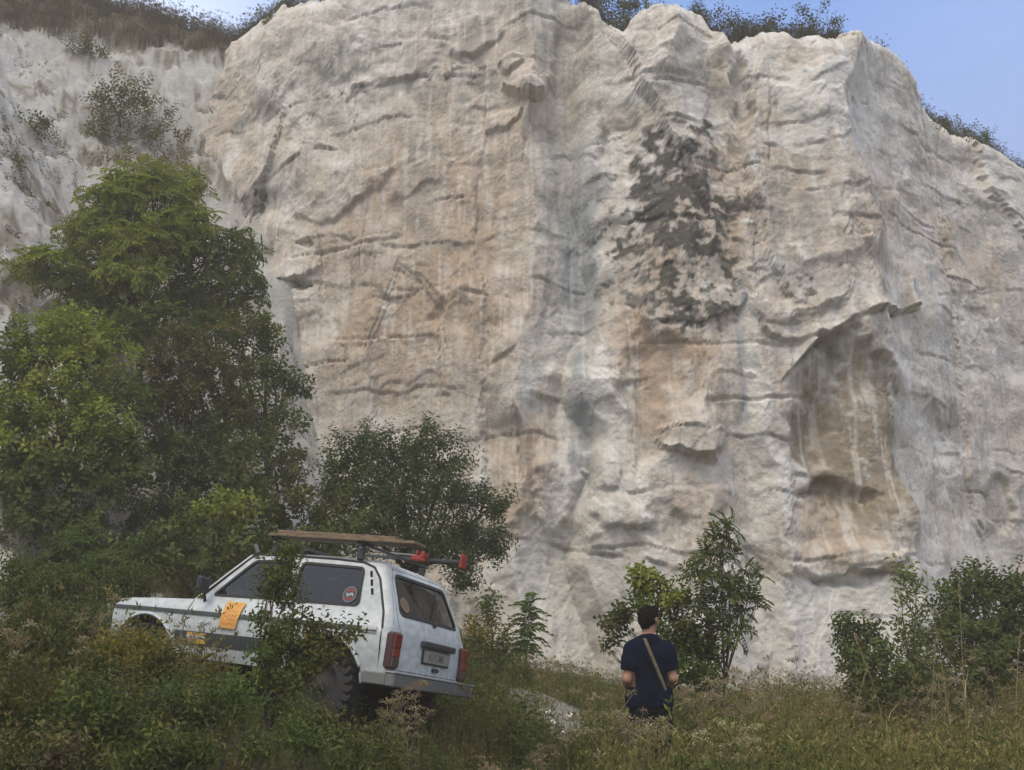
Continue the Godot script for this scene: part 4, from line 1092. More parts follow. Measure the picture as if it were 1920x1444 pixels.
func make_leaves() -> void:
	# sprays of leaves that grow along +y
	var s := Soup.new()
	for i in 11:
		var t := i / 10.0
		var a := i * 2.4
		var out := Vector3(cos(a), rng.randf_range(0.1, 0.7), sin(a)).normalized()
		s.leaf(Vector3(0, -0.12 + 0.26 * t, 0) + out * 0.03, out, (Vector3.UP + rdir() * 0.45).normalized(), rng.randf_range(0.09, 0.135), rng.randf_range(0.06, 0.09), rng.randf_range(0.75, 1.25))
	leaf_kinds.broad = s.done()
	s = Soup.new()
	for i in 15:
		var t := i / 14.0
		var a := i * 2.4
		var out := Vector3(cos(a), rng.randf_range(0.0, 0.9), sin(a)).normalized()
		s.leaf(Vector3(0.02 * sin(t * 5.0), -0.16 + 0.32 * t, 0.02 * cos(t * 4.0)) + out * 0.015, out, (Vector3.UP + rdir() * 0.5).normalized(), rng.randf_range(0.055, 0.085), rng.randf_range(0.026, 0.04), rng.randf_range(0.7, 1.3))
	leaf_kinds.small = s.done()
	s = Soup.new()
	for f in 3:
		var a := f * 2.1 + 0.4
		var d := Vector3(cos(a), 0.55, sin(a)).normalized()
		var sd := d.cross(Vector3.UP).normalized()
		for i in 6:
			var t := (i + 1) / 6.0
			var p := d * 0.30 * t + Vector3.DOWN * 0.10 * t * t
			var fw := (d + Vector3.DOWN * 0.6 * t).normalized()
			for k: float in [-1.0, 1.0]:
				s.leaf(p, (sd * k + fw * 0.55).normalized(), (Vector3.UP + rdir() * 0.3).normalized(), rng.randf_range(0.085, 0.12), rng.randf_range(0.028, 0.042), rng.randf_range(0.75, 1.25))
		s.leaf(d * 0.30 + Vector3.DOWN * 0.10, (d + Vector3.DOWN * 0.7).normalized(), Vector3.UP, 0.11, 0.04, 1.0)
	leaf_kinds.ash = s.done()


func plant(p: Array, sd: int) -> void:
	rng.seed = 1000 + sd
	var bx: float = p[4][0]
	var bz: float = p[4][1]
	var foot := Vector3(bx, floor_at(bx, bz) - 0.12, bz)
	var root := base(p[0], foot, p[1], p[2], p[3])
	var lobes: Array = p[9]
	var tr: float = p[5]
	var sc: float = p[8]
	var dens: float = p[7]
	var gap := noise(300 + sd, 1.6 / maxf(sc, 0.5), 2)
	# trunk, limbs
	var mid := Vector3.ZERO
	var low := 1e9
	for l in lobes:
		mid += Vector3(l[0], l[1], l[2]) / lobes.size()
		low = minf(low, l[1] - l[4])
	var wood := Soup.new()
	var fork := foot.lerp(mid, 0.45) + Vector3(0, 0.06 * (mid.y - foot.y), 0)
	var top := mid - foot
	var span := maxf(top.length(), 0.2)
	var pts := PackedVector3Array()
	var rad := PackedFloat32Array()
	for k in 7:
		var t := k / 6.0
		pts.append((foot.lerp(fork, t) - foot) + Vector3(sin(t * 5.0 + sd), 0, cos(t * 4.0 + sd)) * 0.03 * span * sin(t * PI))
		rad.append(tr * lerpf(1.15, 0.72, t))
	wood.tube(pts, rad, 8)
	for l in lobes:
		var c := Vector3(l[0], l[1], l[2]) - foot
		var a := fork - foot
		var lp := PackedVector3Array()
		var lr := PackedFloat32Array()
		var bow := rdir() * 0.10 * (c - a).length() + Vector3(0, 0.08, 0) * (c - a).length()
		for k in 6:
			var t := k / 5.0
			lp.append(a.lerp(c, t) + bow * sin(t * PI))
			lr.append(tr * lerpf(0.5, 0.16, t))
		wood.tube(lp, lr, 6)
		for b in 7:
			var e := c + rdir() * Vector3(l[3], l[4], l[5]) * rng.randf_range(0.6, 1.0)
			var st := lp[rng.randi_range(3, 5)]
			wood.tube(PackedVector3Array([st, st.lerp(e, 0.5) + rdir() * 0.05, e]), PackedFloat32Array([tr * 0.14, tr * 0.09, tr * 0.03]), 4)
	put("trunk", wood.done(), M.bark, root)
	# crown
	var where: Array[Transform3D] = []
	var tint := PackedColorArray()
	for l in lobes:
		var c := Vector3(l[0], l[1], l[2])
		var R := Vector3(l[3], l[4], l[5])
		var count := int(dens * 12.57 * pow(R.x * R.y * R.z, 0.6667) / (sc * sc)) + 3
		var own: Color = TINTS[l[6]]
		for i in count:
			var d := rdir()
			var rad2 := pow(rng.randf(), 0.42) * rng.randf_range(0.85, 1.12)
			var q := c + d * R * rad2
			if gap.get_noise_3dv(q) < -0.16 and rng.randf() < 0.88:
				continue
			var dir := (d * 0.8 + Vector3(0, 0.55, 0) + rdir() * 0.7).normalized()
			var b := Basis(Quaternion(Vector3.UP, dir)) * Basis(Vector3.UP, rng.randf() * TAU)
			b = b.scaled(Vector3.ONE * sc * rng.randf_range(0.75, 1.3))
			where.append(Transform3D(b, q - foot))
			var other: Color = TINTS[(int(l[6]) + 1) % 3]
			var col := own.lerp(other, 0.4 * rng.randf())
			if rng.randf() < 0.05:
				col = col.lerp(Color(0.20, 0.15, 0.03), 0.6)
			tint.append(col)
	multi("crown", leaf_kinds[p[6]], M.leaf, where, tint, root)


func pinnate_sapling(at: Vector3, height: float, label: String, tint: Color, leaves: int, length: float, lean: Vector3, sd: int) -> void:
	rng.seed = 2000 + sd
	var root := base("pinnate_sapling", at, label, "sapling", "saplings by the wall")
	var w := Soup.new()
	var pts := PackedVector3Array()
	var rad := PackedFloat32Array()
	for k in 8:
		var t := k / 7.0
		pts.append(Vector3(0.02 * sin(t * 6.0 + sd), height * t - 0.1 * (1.0 - t), 0.02 * cos(t * 5.0)) + lean * t * t)
		rad.append(lerpf(0.016, 0.004, t))
	w.tube(pts, rad, 6)
	put("stem", w.done(), M.bark, root)
	var s := Soup.new()
	var pairs := 7
	var rach := PackedVector3Array()
	for i in pairs + 1:
		var t := float(i) / pairs
		var p := Vector3(0, (0.75 * t - 1.15 * t * t) * length, -(t - 0.18 * t * t) * length)
		rach.append(p)
		if i > 0 and i < pairs + 1:
			for k: float in [-1.0, 1.0]:
				s.leaf(p, Vector3(k, -0.55, -0.55).normalized(), (Vector3.UP + rdir() * 0.2).normalized(), length * 0.40 * (1.0 - 0.5 * absf(t - 0.5)), length * 0.13, rng.randf_range(0.8, 1.2))
	s.leaf(rach[pairs], Vector3(0, -0.6, -1).normalized(), Vector3.UP, length * 0.3, length * 0.1, 1.0)
	var rr := PackedFloat32Array()
	for i in rach.size():
		rr.append(0.004)
	s.tube(rach, rr, 4, 0.8)
	var mesh := s.done()
	var mats := []
	for k in 3:
		var m: StandardMaterial3D = M.leaf.duplicate()
		m.albedo_color = (tint * [0.8, 1.0, 1.25][k]).linear_to_srgb()
		mats.append(m)
	for i in leaves:
		var t := 0.38 + 0.62 * (i + 0.5) / leaves
		var p := Vector3(0.02 * sin(t * 6.0 + sd), height * t, 0.02 * cos(t * 5.0)) + lean * t * t
		var o := put("leaf", mesh, mats[i % 3], root)
		var yaw := i * 2.4 + rng.randf_range(-0.3, 0.3)
		o.transform = Transform3D(Basis(Vector3.UP, yaw) * Basis(Vector3.RIGHT, lerpf(0.15, 1.0, t * t) + rng.randf_range(-0.2, 0.2)).scaled(Vector3.ONE * rng.randf_range(0.75, 1.15) * (1.15 - 0.4 * t)), p)


func grass_tuft(blades: int, h: float, spread: float, width: float, heads: bool) -> ArrayMesh:
	var s := Soup.new()
	for i in blades:
		var a := rng.randf() * TAU
		var r := sqrt(rng.randf()) * spread
		var k := rng.randf_range(0.75, 1.25)
		var col := Color(k, k, k)
		var p := Vector3(cos(a) * r, 0, sin(a) * r)
		var hh := h * rng.randf_range(0.45, 1.0)
		var lean := Vector3(rng.randf_range(-1, 1), 0, rng.randf_range(-1, 1)) * hh * 0.38
		s.blade(p, lean, hh, width * rng.randf_range(0.7, 1.3), col)
		if heads and i % 3 == 0:
			var tip := p + Vector3(0, hh, 0) + lean
			for q in 4:
				s.leaf(tip + rdir() * 0.015, (rdir() + Vector3.UP).normalized(), rdir(), 0.05, 0.014, k * 1.25)
	return s.done()


func in_car(x: float, z: float, pad: float) -> bool:
	var d := Vector3(x, 0.4, z) - CAR_AT
	var a := d.dot(CAR_F)
	var b := d.dot(CAR_R)
	return a > -pad and a < 3.72 + pad and absf(b) < 0.85 + pad


func make_grass() -> void:
	rng.seed = 4000
	var kinds := [grass_tuft(16, 0.42, 0.13, 0.010, false), grass_tuft(13, 0.60, 0.12, 0.007, true), grass_tuft(9, 0.85, 0.10, 0.006, true)]
	var s := Soup.new()
	for i in 9:
		var a := i * 2.4
		var hgt := 0.05 + 0.055 * i
		var o := Vector3(cos(a), rng.randf_range(0.1, 0.6), sin(a)).normalized()
		s.leaf(Vector3(0, hgt, 0), o, (Vector3.UP + rdir() * 0.3).normalized(), 0.15 - 0.008 * i, 0.035, rng.randf_range(0.75, 1.25))
		s.leaf(Vector3(0, hgt * 0.7, 0), Vector3(-o.x, o.y, o.z), (Vector3.UP + rdir() * 0.3).normalized(), 0.11, 0.03, rng.randf_range(0.75, 1.25))
	s.tube(PackedVector3Array([Vector3.ZERO, Vector3(0.01, 0.55, 0)]), PackedFloat32Array([0.005, 0.002]), 4, 0.9)
	kinds.append(s.done())
	var where := [[], [], [], []]
	var tints := [PackedColorArray(), PackedColorArray(), PackedColorArray(), PackedColorArray()]
	var nz := noise(61, 0.45, 3)
	var nd := noise(62, 0.9, 3)
	var olive := Color(0.160, 0.160, 0.044)
	var green := Color(0.092, 0.132, 0.032)
	var dry := Color(0.29, 0.23, 0.09)
	var rust := Color(0.135, 0.082, 0.035)
	for i in 30000:
		var z := -4.2 - 13.5 * pow(rng.randf(), 0.8)
		var half := -z * 0.62 + 1.2
		var x := rng.randf_range(-half, half)
		if in_car(x, z, 0.05) and rng.randf() < 0.97:
			continue
		if foot_depth(x) + z < 1.7 + rng.randf() * 1.8:
			continue
		var heap := Vector2((x - 0.65) / 0.75, (z + 12.0) / 1.7).length()
		if heap < 1.0 and rng.randf() < 0.86:
			continue
		var y := ground_height(x, z)
		if hill(x, z) > y + 0.8:
			continue
		y = maxf(y, hill_rough(x, z))
		var a := nz.get_noise_2d(x, z)
		var right := sstep(-1.5, 4.0, x)
		var r := rng.randf()
		var k := 0
		if r < 0.30 + 0.25 * right + 0.3 * a:
			k = 1
		elif r < 0.55 + 0.1 * right:
			k = 2 if rng.randf() < 0.55 else 3
		elif r < 0.68 - 0.25 * right:
			k = 3
		if k >= 2 and z > -8.75 and absf(x + z * 0.1415) < 0.27:
			k = 0
		var dryness := clampf(0.06 + 0.58 * right + 0.9 * a + 0.35 * nd.get_noise_2d(x * 2.0, z) + rng.randf_range(-0.25, 0.25), 0.0, 1.0)
		var col := green.lerp(olive, rng.randf()).lerp(dry, dryness if k in [1, 2] else dryness * 0.35)
		if x < 0.0 and nd.get_noise_2d(x, z) > 0.12:
			col = col.lerp(rust, 0.55)
		col = col * rng.randf_range(0.75, 1.25)
		var size := rng.randf_range(0.7, 1.25)
		if x > 0.5 and x < 2.0 and z > -8.6 and z < -6.8:
			size *= 0.70 if k >= 2 else 1.25
		if z > -6.5:
			size *= 0.8
		if x > -2.6 and x < 0.7 and z > -9.4:
			size *= 0.5
		if z < -12.0:
			size *= 0.72
		var b := Basis(Vector3.UP, rng.randf() * TAU).scaled(Vector3(size, size * rng.randf_range(0.8, 1.2), size))
		where[k].append(Transform3D(b, Vector3(x, y - 0.03, z)))
		tints[k].append(col)
	var names := ["short_grass", "seeding_grass", "tall_grass", "leafy_undergrowth"]
	var labels := ["short green grass covering the ground", "knee-high seeding grass turning brown", "tall loose grass with pale seed heads", "low leafy weeds growing among the grass"]
	for k in 4:
		var w: Array[Transform3D] = []
		w.assign(where[k])
		var o := multi(names[k], kinds[k], M.grass, w, tints[k])
		tag(o, labels[k], "grass", "", "stuff")
	# the brown grass of the ridge and of the plateau edge
	var rw: Array[Transform3D] = []
	var rt := PackedColorArray()
	var ridge := [Color(0.115, 0.085, 0.055), Color(0.085, 0.068, 0.05), Color(0.15, 0.115, 0.065)]
	for i in 9000:
		var x := rng.randf_range(-26.0, -7.0)
		var z := -27.0 - 9.0 * rng.randf()
		var y := hill_rough(x, z)
		if y < 19.7 + 0.5 * nz.get_noise_2d(x, z):
			continue
		var sc := rng.randf_range(0.9, 1.9)
		rw.append(Transform3D(Basis(Vector3.UP, rng.randf() * TAU).scaled(Vector3(sc, sc, sc)), Vector3(x, y - 0.05, z)))
		rt.append(ridge[rng.randi() % 3] * rng.randf_range(0.7, 1.2))
	var o2 := multi("ridge_grass", kinds[1], M.grass, rw, rt)
	tag(o2, "dead brown grass covering the hillside ridge", "grass", "", "stuff")
	var pw: Array[Transform3D] = []
	var pt := PackedColorArray()
	for i in 5200:
		var x := rng.randf_range(-9.5, 20.0)
		var bk := 0.55 * rng.randf()
		var thick := clampf(0.75 + 1.2 * nz.get_noise_1d(x * 1.4), 0.1, 1.0)
		if x > 3.2 and x < 4.6 or x > 8.2 and x < 10.0 or x > -6.5 and x < 1.8:
			thick *= 0.12
		if rng.randf() > thick:
			continue
		var y := table(CLIFF_TOP, x)
		var z := -foot_depth(x) - 0.085 * y - 0.55 - bk
		var sc := rng.randf_range(0.5, 1.15)
		pw.append(Transform3D(Basis(Vector3.UP, rng.randf() * TAU).scaled(Vector3(sc, sc, sc)), Vector3(x, y + 0.03 * bk - 0.02, z)))
		pt.append(ridge[rng.randi() % 3].lerp(Color(0.07, 0.085, 0.03), rng.randf() * 0.7) * rng.randf_range(0.7, 1.2))
	var o3 := multi("plateau_grass", kinds[1], M.grass, pw, pt)
	# low scrub in patches on the chalk hillside
	var hw: Array[Transform3D] = []
	var hcol := PackedColorArray()
	for i in 16000:
		var x := rng.randf_range(-20.0, -4.5)
		var z := rng.randf_range(-31.0, -11.0)
		if nz.get_noise_2d(x * 0.9 + 30.0, z * 0.9) + 0.8 * nd.get_noise_2d(x * 1.3, z * 1.3) + rng.randf_range(-0.15, 0.15) < 0.20:
			continue
		var y := hill_rough(x, z)
		if y < 1.2 or y > 20.5:
			continue
		var sc := rng.randf_range(0.35, 1.0)
		hw.append(Transform3D(Basis(rdir(), rng.randf() * 0.6) * Basis(Vector3.UP, rng.randf() * TAU).scaled(Vector3.ONE * sc), Vector3(x, y - 0.03, z)))
		hcol.append([Color(0.10, 0.080, 0.052), Color(0.07, 0.075, 0.035), Color(0.125, 0.10, 0.06)][rng.randi() % 3] * rng.randf_range(0.7, 1.2))
	var o4 := multi("hillside_scrub", leaf_kinds.small, M.grass, hw, hcol)
	tag(o4, "low brown scrub in patches over the pale chalk hillside", "scrub", "", "stuff")
	tag(o3, "brown and olive grass along the top edge of the chalk wall", "grass", "", "stuff")


func dry_weed(at: Vector3, h: float, sd: int, head_col: Color, label: String, group: String, called := "dry_weed") -> void:
	rng.seed = 5000 + sd
	var root := base(called, at, label, "weed", group)
	var s := Soup.new()
	var lean := Vector3(rng.randf_range(-1, 1), 0, rng.randf_range(-1, 1)) * 0.14 * h
	var pts := PackedVector3Array()
	var rad := PackedFloat32Array()
	for k in 6:
		var t := k / 5.0
		pts.append(Vector3(0, h * t - 0.04, 0) + lean * t * t)
		rad.append(lerpf(0.006, 0.0025, t))
	s.tube(pts, rad, 5)
	var heads := []
	heads.append(pts[5])
	for k in 7:
		var t := rng.randf_range(0.42, 0.95)
		var p := Vector3(0, h * t, 0) + lean * t * t
		var d := Vector3(cos(k * 2.4 + sd), rng.randf_range(0.7, 1.3), sin(k * 2.4 + sd)).normalized()
		var e := p + d * h * rng.randf_range(0.16, 0.32)
		s.tube(PackedVector3Array([p, p.lerp(e, 0.5) + Vector3.UP * 0.01, e]), PackedFloat32Array([0.003, 0.0025, 0.002]), 4)
		heads.append(e)
	for k in 8:
		var t := rng.randf_range(0.08, 0.7)
		var o := Vector3(cos(k * 2.1), rng.randf_range(-0.1, 0.6), sin(k * 2.1)).normalized()
		s.leaf(Vector3(0, h * t, 0) + lean * t * t, o, Vector3.UP, 0.10, 0.022, 0.8)
	put("stem", s.done(), M.weed_stem, root)
	for e in heads:
		var o := put("seed_head", umbels[rng.randi() % 3], M[["umbel_a", "umbel_b", "umbel_c"][rng.randi() % 3]] if head_col == Color.BLACK else M.flower, root)
		o.set_meta("kind", "stuff")
		o.transform = Transform3D(Basis(rdir(), rng.randf() * 0.5).scaled(Vector3.ONE * rng.randf_range(0.7, 1.35)), e)


var umbels := []


func make_weeds() -> void:
	rng.seed = 4900
	M.weed_stem = M.stem
	for q in [["umbel_a", Color(0.205, 0.160, 0.085)], ["umbel_b", Color(0.155, 0.120, 0.062)], ["umbel_c", Color(0.25, 0.21, 0.125)], ["flower", Color(0.36, 0.34, 0.19)]]:
		var m := solid(q[1], 0.9)
		m.backlight_enabled = true
		m.backlight = Color(0.5, 0.45, 0.3)
		M[q[0]] = m
	for u in 3:
		var s := Soup.new()
		for i in 44:
			var d := rdir()
			d.y = absf(d.y) * 0.7
			var p := d * rng.randf_range(0.02, 0.065)
			s.leaf(p, (d + rdir() * 0.6).normalized(), rdir(), rng.randf_range(0.012, 0.022), rng.randf_range(0.008, 0.014), 1.0, 0.2)
		umbels.append(s.done())
	var n := 0
	var near_man := "withered beige umbel weed in the grass around the standing man"
	for q in [[0.86, -8.2, 1.0], [1.05, -8.05, 0.75], [1.5, -8.0, 1.05], [1.68, -8.1, 1.0], [1.78, -7.8, 0.95], [1.55, -7.5, 0.8], [1.2, -7.7, 0.6], [0.7, -7.9, 0.85], [0.95, -7.4, 0.65], [1.9, -8.3, 1.05], [2.1, -8.1, 0.9], [1.4, -7.2, 0.6], [0.5, -8.5, 0.95], [1.12, -8.25, 0.74], [1.30, -8.3, 0.76], [1.22, -8.0, 0.70], [1.02, -7.8, 0.72]]:
		dry_weed(Vector3(q[0], ground_height(q[0], q[1]), q[1]), q[2], n, Color.BLACK, near_man, "umbel weeds around the man")
		n += 1
	for i in 18:
		var x := rng.randf_range(1.9, 5.2)
		var z := rng.randf_range(-12.5, -8.6)
		rng.seed = 4950 + i * 7
		x = lerpf(1.9, 5.0, rng.randf())
		z = lerpf(-12.5, -8.4, rng.randf())
		dry_weed(Vector3(x, ground_height(x, z), z), rng.randf_range(0.7, 1.1), 40 + i, Color.BLACK, "withered brown umbel weed between the man and the bushes", "umbel weeds before the wall")
	for i in 9:
		rng.seed = 5950 + i * 7
		var x := lerpf(-1.3, 0.6, rng.randf())
		var z := lerpf(-9.0, -7.4, rng.randf())
		if in_car(x, z, 0.1):
			z = -7.6
		dry_weed(Vector3(x, ground_height(x, z), z), rng.randf_range(0.38, 0.6), 80 + i, Color.BLACK, "withered brown umbel weed behind the rear bumper of the car", "umbel weeds behind the bumper")
	for i in 14:
		rng.seed = 6950 + i * 7
		var x := lerpf(-4.6, -2.0, rng.randf())
		var z := lerpf(-8.2, -6.4, rng.randf())
		dry_weed(Vector3(x, floor_at(x, z), z), rng.randf_range(0.6, 0.95), 110 + i, Color.BLACK, "withered brown umbel weed along the side of the car", "umbel weeds beside the car")
	for i in 4:
		rng.seed = 7950 + i * 7
		var x := lerpf(1.35, 1.75, rng.randf())
		var z := lerpf(-7.2, -6.9, rng.randf())
		dry_weed(Vector3(x, ground_height(x, z), z), 0.62, 140 + i, Color.WHITE, "small cream-flowered weed low in front of the man", "cream-flowered weeds", "flowering_weed")
	# single tall stalks
	var k := 0
	for q in [[4.35, -9.4, 2.0, 0.03], [4.30, -9.6, 1.75, -0.12], [3.55, -9.2, 1.5, -0.3], [3.95, -9.3, 1.45, 0.10], [4.75, -9.3, 1.5, 0.12], [3.2, -9.5, 1.25, 0.25]]:
		rng.seed = 8000 + k
		var root := base("grass_stalk", Vector3(q[0], ground_height(q[0], q[1]), q[1]), "single tall dry grass stalk rising in front of the olive thicket", "grass stalk", "tall single stalks")
		var s := Soup.new()
		var pts := PackedVector3Array()
		var rad := PackedFloat32Array()
		for j in 8:
			var t := j / 7.0
			pts.append(Vector3(q[3] * t * t, q[2] * t - 0.05, 0.1 * t * t))
			rad.append(lerpf(0.006, 0.002, t))
		s.tube(pts, rad, 5)
		for j in 3:
			s.blade(pts[j + 1], Vector3(rng.randf_range(-1, 1), 0, rng.randf_range(-1, 1)) * 0.25, 0.3, 0.01, Color.WHITE)
		put("stalk", s.done(), M.straw, root)
		var e := Soup.new()
		for j in 14:
			var t := j / 13.0
			e.leaf(pts[6].lerp(pts[7], t), (pts[7] - pts[6]).normalized() + rdir() * 0.4, rdir(), 0.05, 0.012, 1.0)
		put("ear", e.done(), M.straw, root)
		k += 1


func make_stones() -> void:
	var k := 0
	for q in [[-2.95, -6.0, 0.11], [-3.12, -6.15, 0.08], [-2.75, -5.9, 0.06], [-3.3, -5.9, 0.07], [0.45, -12.2, 0.05], [0.9, -12.0, 0.05], [1.15, -12.4, 0.05], [0.6, -11.6, 0.04], [0.75, -12.5, 0.05], [0.5, -11.9, 0.04], [1.0, -11.7, 0.06], [0.8, -11.3, 0.05]]:
		rng.seed = 9000 + k
		var s := SphereMesh.new()
		s.radial_segments = 9
		s.rings = 5
		s.radius = 1.0
		s.height = 2.0
		var a := s.get_mesh_arrays()
		var v: PackedVector3Array = a[Mesh.ARRAY_VERTEX]
		var nz := noise(500 + k, 0.9, 3)
		for i in v.size():
			v[i] = v[i] * (1.0 + 0.5 * nz.get_noise_3dv(v[i] * 1.4)) * Vector3(1.2, 0.75, 1.0) * q[2]
		var st := SurfaceTool.new()
		var am := ArrayMesh.new()
		a[Mesh.ARRAY_VERTEX] = v
		am.add_surface_from_arrays(Mesh.PRIMITIVE_TRIANGLES, a)
		st.append_from(am, 0, Transform3D())
		st.deindex()
		st.set_smooth_group(-1)
		st.generate_normals()
		var o := put("chalk_stone", st.commit(), M.stone)
		o.position = Vector3(q[0], floor_at(q[0], q[1]) + q[2] * 0.35, q[1])
		o.rotation.y = k * 1.3
		tag(o, "loose white chalk stone among the dark thickets" if k < 4 else "loose white chalk stone on the bare chalk heap", "stone", "stones among the thickets" if k < 4 else "stones on the chalk heap")
		k += 1


# ------------------------------------------------------------------ the car (own axes: x forward from the rear bumper, y up, z to its right)
const SIDE_WIDTH := [[0.38, 0.75], [0.55, 0.80], [0.70, 0.832], [0.82, 0.842], [0.92, 0.836], [0.985, 0.805], [1.04, 0.772], [1.12, 0.742], [1.30, 0.702], [1.48, 0.655], [1.60, 0.612]]
const REAR_LINE := [[0.40, 0.10], [0.70, 0.085], [0.95, 0.10], [1.06, 0.135], [1.20, 0.20], [1.48, 0.345], [1.57, 0.43]]


func car_width(x: float, y: float) -> float:
	var w := table(SIDE_WIDTH, y)
	if x > 2.7:
		w -= 0.075 * pow((x - 2.7) / 0.95, 2.0)
	if x < 0.55:
		w -= 0.03 * pow((0.55 - x) / 0.4, 2.0)
	return w


func skin(kind: String, a: float, b: float, off: float) -> Vector3:
	match kind:
		"left":
			return Vector3(a, b, -car_width(a, b) - off)
		"right":
			return Vector3(a, b, car_width(a, b) + off)
		"rear":
			return Vector3(table(REAR_LINE, b) + 0.05 * pow(absf(a) / 0.75, 2.5) - off, b, a)
		"roof":
			var y := 1.645 - 0.03 * pow((a - 1.3) / 0.9, 2.0) - 0.075 * pow(absf(b) / 0.62, 5.0)
			if a < 0.68:
				y -= 0.055 * pow((0.68 - a) / 0.26, 2.0)
			if a > 1.75:
				y -= 0.03 * pow((a - 1.75) / 0.27, 2.0)
			return Vector3(a, y + off, b)
		"hood":
			var u := (a - 2.45) / 1.17
			return Vector3(a, 1.078 - 0.075 * u - 0.05 * pow(absf(b) / 0.72, 3.0) - 0.09 * pow(clampf(u, 0, 1), 8.0) + off, b)
		"shield":
			return Vector3(2.50 - (b - 1.06) * 0.93 - 0.06 * pow(absf(a) / 0.6, 2.0) + off, b, a)
		_:
			return Vector3(3.63 - 0.06 * pow(absf(a) / 0.75, 3.0) + 0.03 * (0.75 - b) + off, b, a)


func outward(kind: String) -> Vector3:
	return {"left": Vector3(0, 0, -1), "right": Vector3(0, 0, 1), "rear": Vector3(-1, 0, 0), "roof": Vector3(0, 1, 0), "hood": Vector3(0, 1, 0)}.get(kind, Vector3(1, 0, 0))


func panel(outer: PackedVector2Array, holes: Array, cell: float, kind: String, off := 0.0, uv_box := Rect2()) -> ArrayMesh:
	var v := PackedVector3Array()
	var n := PackedVector3Array()
	var uv := PackedVector2Array()
	var idx := PackedInt32Array()
	var lo := outer[0]
	var hi := outer[0]
	for p in outer:
		lo = lo.min(p)
		hi = hi.max(p)
	var want := outward(kind)
	var e := 0.02
	var nx := int(ceil((hi.x - lo.x) / cell))
	var ny := int(ceil((hi.y - lo.y) / cell))
	for i in nx:
		for j in ny:
			var q := lo + Vector2(i, j) * cell
			var box := PackedVector2Array([q, q + Vector2(cell, 0), q + Vector2(cell, cell), q + Vector2(0, cell)])
			var pieces := Geometry2D.intersect_polygons(outer, box)
			for h in holes:
				var next: Array[PackedVector2Array] = []
				for p in pieces:
					for r in Geometry2D.clip_polygons(p, h):
						next.append(r)
				pieces = next
			for p in pieces:
				var tri := Geometry2D.triangulate_polygon(p)
				var k := v.size()
				for t in p:
					var s := skin(kind, t.x, t.y, off)
					var nn := (skin(kind, t.x + e, t.y, off) - skin(kind, t.x - e, t.y, off)).cross(skin(kind, t.x, t.y + e, off) - skin(kind, t.x, t.y - e, off)).normalized()
					if nn.dot(want) < 0.0:
						nn = -nn
					v.append(s)
					n.append(nn)
					if uv_box.size.x > 0.0:
						uv.append(Vector2((t.x - uv_box.position.x) / uv_box.size.x, 1.0 - (t.y - uv_box.position.y) / uv_box.size.y))
				for m in range(0, tri.size(), 3):
					var a := k + tri[m]
					var b := k + tri[m + 1]
					var c := k + tri[m + 2]
					if (v[b] - v[a]).cross(v[c] - v[a]).dot(want) > 0.0:
						idx.append_array([a, c, b])
					else:
						idx.append_array([a, b, c])
	return arrays_mesh(v, n, PackedColorArray(), idx, uv)


func poly(list: Array) -> PackedVector2Array:
	var p := PackedVector2Array()
	for i in range(0, list.size(), 2):
		p.append(Vector2(list[i], list[i + 1]))
	return p


func rounded(list: Array, r: float) -> PackedVector2Array:
	var p := poly(list)
	var o := PackedVector2Array()
	var m := p.size()
	for i in m:
		var a := p[(i + m - 1) % m]
		var b := p[i]
		var c := p[(i + 1) % m]
		var s := b + (a - b).normalized() * r
		var t := b + (c - b).normalized() * r
		for k in 6:
			var u := k / 5.0
			o.append(s.lerp(b, u).lerp(b.lerp(t, u), u))
	return o


func grown(p: PackedVector2Array, by: float) -> PackedVector2Array:
	return Geometry2D.offset_polygon(p, by, Geometry2D.JOIN_ROUND)[0]


func flip_x(p: PackedVector2Array) -> PackedVector2Array:
	var o := PackedVector2Array()
	for q in p:
		o.append(Vector2(-q.x, q.y))
	o.reverse()
	return o


